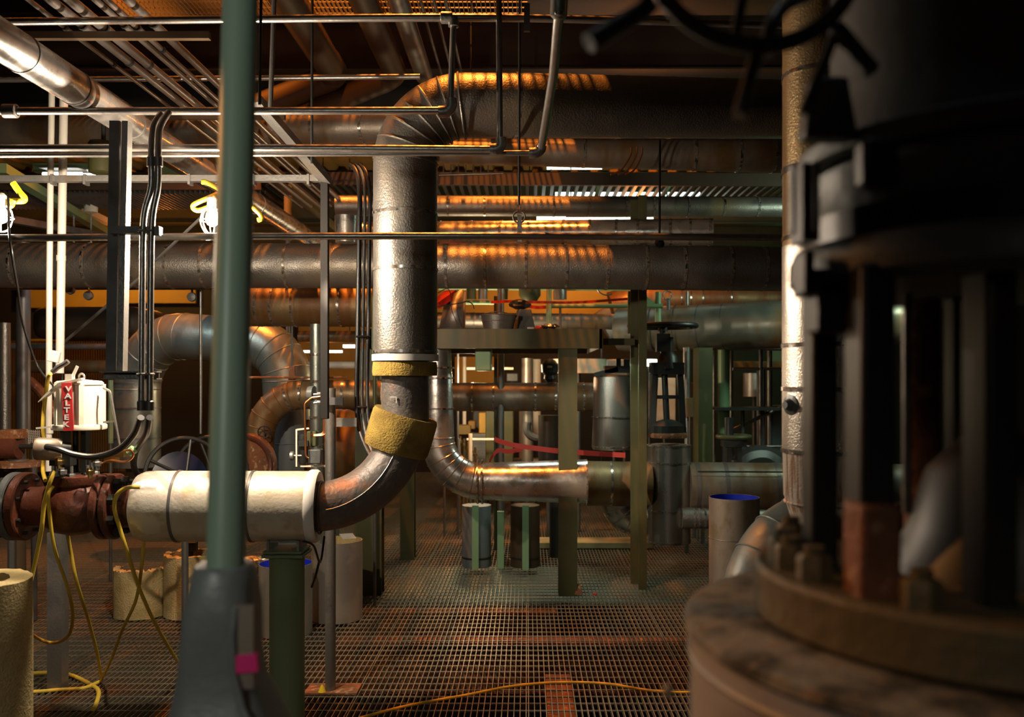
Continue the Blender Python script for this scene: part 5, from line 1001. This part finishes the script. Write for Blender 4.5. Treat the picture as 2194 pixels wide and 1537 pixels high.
MB().lathe((VX, VD, 0), [(.242, zr(512)), (.252, zr(512)), (.252, zr(452)), (.242, zr(452))], (0, 0, 1), 96, True).build('band', 'bluep', t, 'dull blue band')
MB().lathe((VX, VD, 0), [(.05, zr(338)), (.262, zr(338)), (.266, zr(332)), (.266, zr(300)), (.26, zr(295)), (.05, zr(290))], (0, 0, 1), 96).build('cover_plate', 'teal', t)
MB().lathe((VX, VD, 0), [(.05, zr(292)), (.240, zr(290)), (.235, zr(250)), (.225, zr(180)), (.225, zr(-80)), (.1, zr(-90))], (0, 0, 1), 96).build('motor_body', 'teal', t)
for px, w_ in ((1703, 8), (1750, 12)): leg(px, 0, w_, .02, 345, 500, 'cast', 'housing_rib', d=1.06)
leg(1890, 0, 78, .03, 292, 400, 'black', 'recess_dark', d=.92)  # black block put in for the shade of a recess
MB().box(P(1724, 440, 1.1), (.02, .05, .09)).build('window_dark', 'black', t)  # black block standing in for the dark window opening
for px, py, w_, h_ in ((1765, 608, .055, .03), (1780, 632, .045, .03), (1790, 682, .055, .035), (1722, 588, .012, .05)): MB().box(P(px, py, 1.08), (w_, .05, h_)).build('nut_block', 'black', t, bevel=.003)
MB().box(P(1772, 235, 1.05), (.06, .04, .07), taper=.7).build('lug', 'cast', t, bevel=.006)
MB().tube(spline([P(1640, 120, .98), P(1655, 50, .98), P(1685, 10, 1.0), P(1730, -10, 1.02)], 6), .008, 14).build('bent_rod', 'cast', t)
# handwheel above
t = thing('valve_handwheel', 'dark thick-rimmed handwheel hanging into view at the top right', 'handwheel', P(1610, 60, .98))
hc = P(1612, -122, .98)
MB().torus(hc, .1135, .0092, (.06, -1, .12), 72, 14).build('rim', 'teal', t); m = MB()
for a_ in (20, 140, 260):
    a = math.radians(a_); m.tube([hc, hc+Vector((math.cos(a)*.1135, 0, math.sin(a)*.1135))], .006, 12)
m.build('spokes', 'cast', t)
MB().tube([P(1624, 110, .965), P(1583, 250, .93)], .0075, 16).build('spinner_handle', 'conduit', t)
MB().tube([P(1395, 5, .97), P(1375, 25, .97), P(1262, 92, .95)], .0105, 16).build('lever', 'cast', t)
MB().tube([P(1792, 60, .99), P(1868, 152, .97)], .0095, 16).build('peg', 'cast', t); MB().tube([P(1790, 70, .99), P(1722, 245, 1.0)], .006, 12).build('arm', 'cast', t)
# beyond the valve at the right edge
pipe('insulated_pipe', 'jacketed elbow glimpsed past the gear valve at the right edge, lit orange inside', 'pipe', [(2120, 1250, 3.6), (2120, 1030, 3.6), (2400, 1020, 3.8)], .085, 'jacket_green', rad=.2, seg=32)
vtube('green_pipe', 'dark green vertical pipe glimpsed past the gear valve', 'pipe', 2094, 690, 1010, 4.2, .03, 'green'); vtube('slim_pipe', 'slim steel pipe left of the dark green pipe past the gear valve', 'pipe', 2076, 690, 1100, 3.8, .008, 'conduit')
o = MB().grid([[P(2072, 1090, 2.4), P(2078, 1092, 2.4), P(2078, 1092, 2.45), P(2072, 1090, 2.45)], [P(2090, 1150, 2.4), P(2120, 1160, 2.4), P(2120, 1160, 2.45), P(2090, 1150, 2.45)], [P(2096, 1235, 2.4), P(2152, 1205, 2.4), P(2152, 1205, 2.45), P(2096, 1235, 2.45)]]).build('cloth_flap', 'sheet'); tag(o, 'pale pointed sheet flap showing past the gear valve near the right edge', 'sheet')

# ================================================================== supports that carry the pieces further back
bpy.context.view_layer.update()
def bounds(o):
    lo = Vector((1e9,)*3); hi = Vector((-1e9,)*3)
    for q in [o]+list(o.children_recursive):
        if q.type != 'MESH': continue
        L = root_loc(q)
        for v in q.data.vertices:
            for i in range(3): lo[i] = min(lo[i], v.co[i]+L[i]); hi[i] = max(hi[i], v.co[i]+L[i])
    return lo, hi
def support(o, how, mat='galv_dark', r=.012, at=.5):
    lo, hi = bounds(o); x = lo.x+(hi.x-lo.x)*at; y = (lo.y+hi.y)/2
    if how == 'leg': MB().tube([(x, y, 0), (x, y, lo.z+.01)], r, 10).build('support_leg', mat, o)
    else:
        zc = 3.97 if y > 9.6 else (how if isinstance(how, float) else 6.9)
        MB().tube([(x, y, hi.z-.01), (x, y, zc)], r*.5, 8).build('hanger', mat, o)

LEG = ('storage_tank', 'insulated_drum.002', 'green_pipe', 'wire_basket', 'steel_post', 'slim_pipe', 'machine_box', 'machine_column', 'control_cabinet', 'steel_column',
       'work_table', 'round_duct', 'pump_casing', 'painted_sheet', 'scaffold_tube', 'motor_valve', 'yellow_beam', 'red_switch', 'insulated_sleeve', 'cloth_flap', 'valve_handwheel', 'roof_conduit.003')
HANG = ('fluorescent_fixture', 'hanging_bell', 'lit_panel', 'vent_panel', 'round_valve', 'cable_ladder')
for o in [q for q in bpy.data.objects if q.parent is None and q.get('category')]:
    lo, hi = bounds(o) if (o.type == 'MESH' or o.children) else (None, None)
    if lo is None or lo.z < .05 or o.name in ('valve_handwheel.003', 'valve_handwheel.002', 'machine_box.006'): continue
    base = o.name.split('.')[0]
    if base in LEG or o.name in LEG:
        if base == 'pump_casing' or lo.y > 3.5 or base == 'cloth_flap':
            if base == 'insulated_drum': support(o, 'leg', r=.02)
            elif (hi.x-lo.x) > .8: support(o, 'leg', at=.12); support(o, 'leg', at=.88)
            else: support(o, 'leg', r=min(.02, max(.006, (hi.x-lo.x)*.3)))
    elif base in HANG and lo.y > 6:
        if (hi.x-lo.x) > .8: support(o, 'hang', 'black', at=.06); support(o, 'hang', 'black', at=.94)
        else: support(o, 'hang', 'black')
for n in ('guard_rail', 'guard_rail.001', 'guard_rail.002', 'insulated_pipe.021'):
    o = bpy.data.objects.get(n)
    if o: support(o, 'leg', at=.1); support(o, 'leg', at=.9)
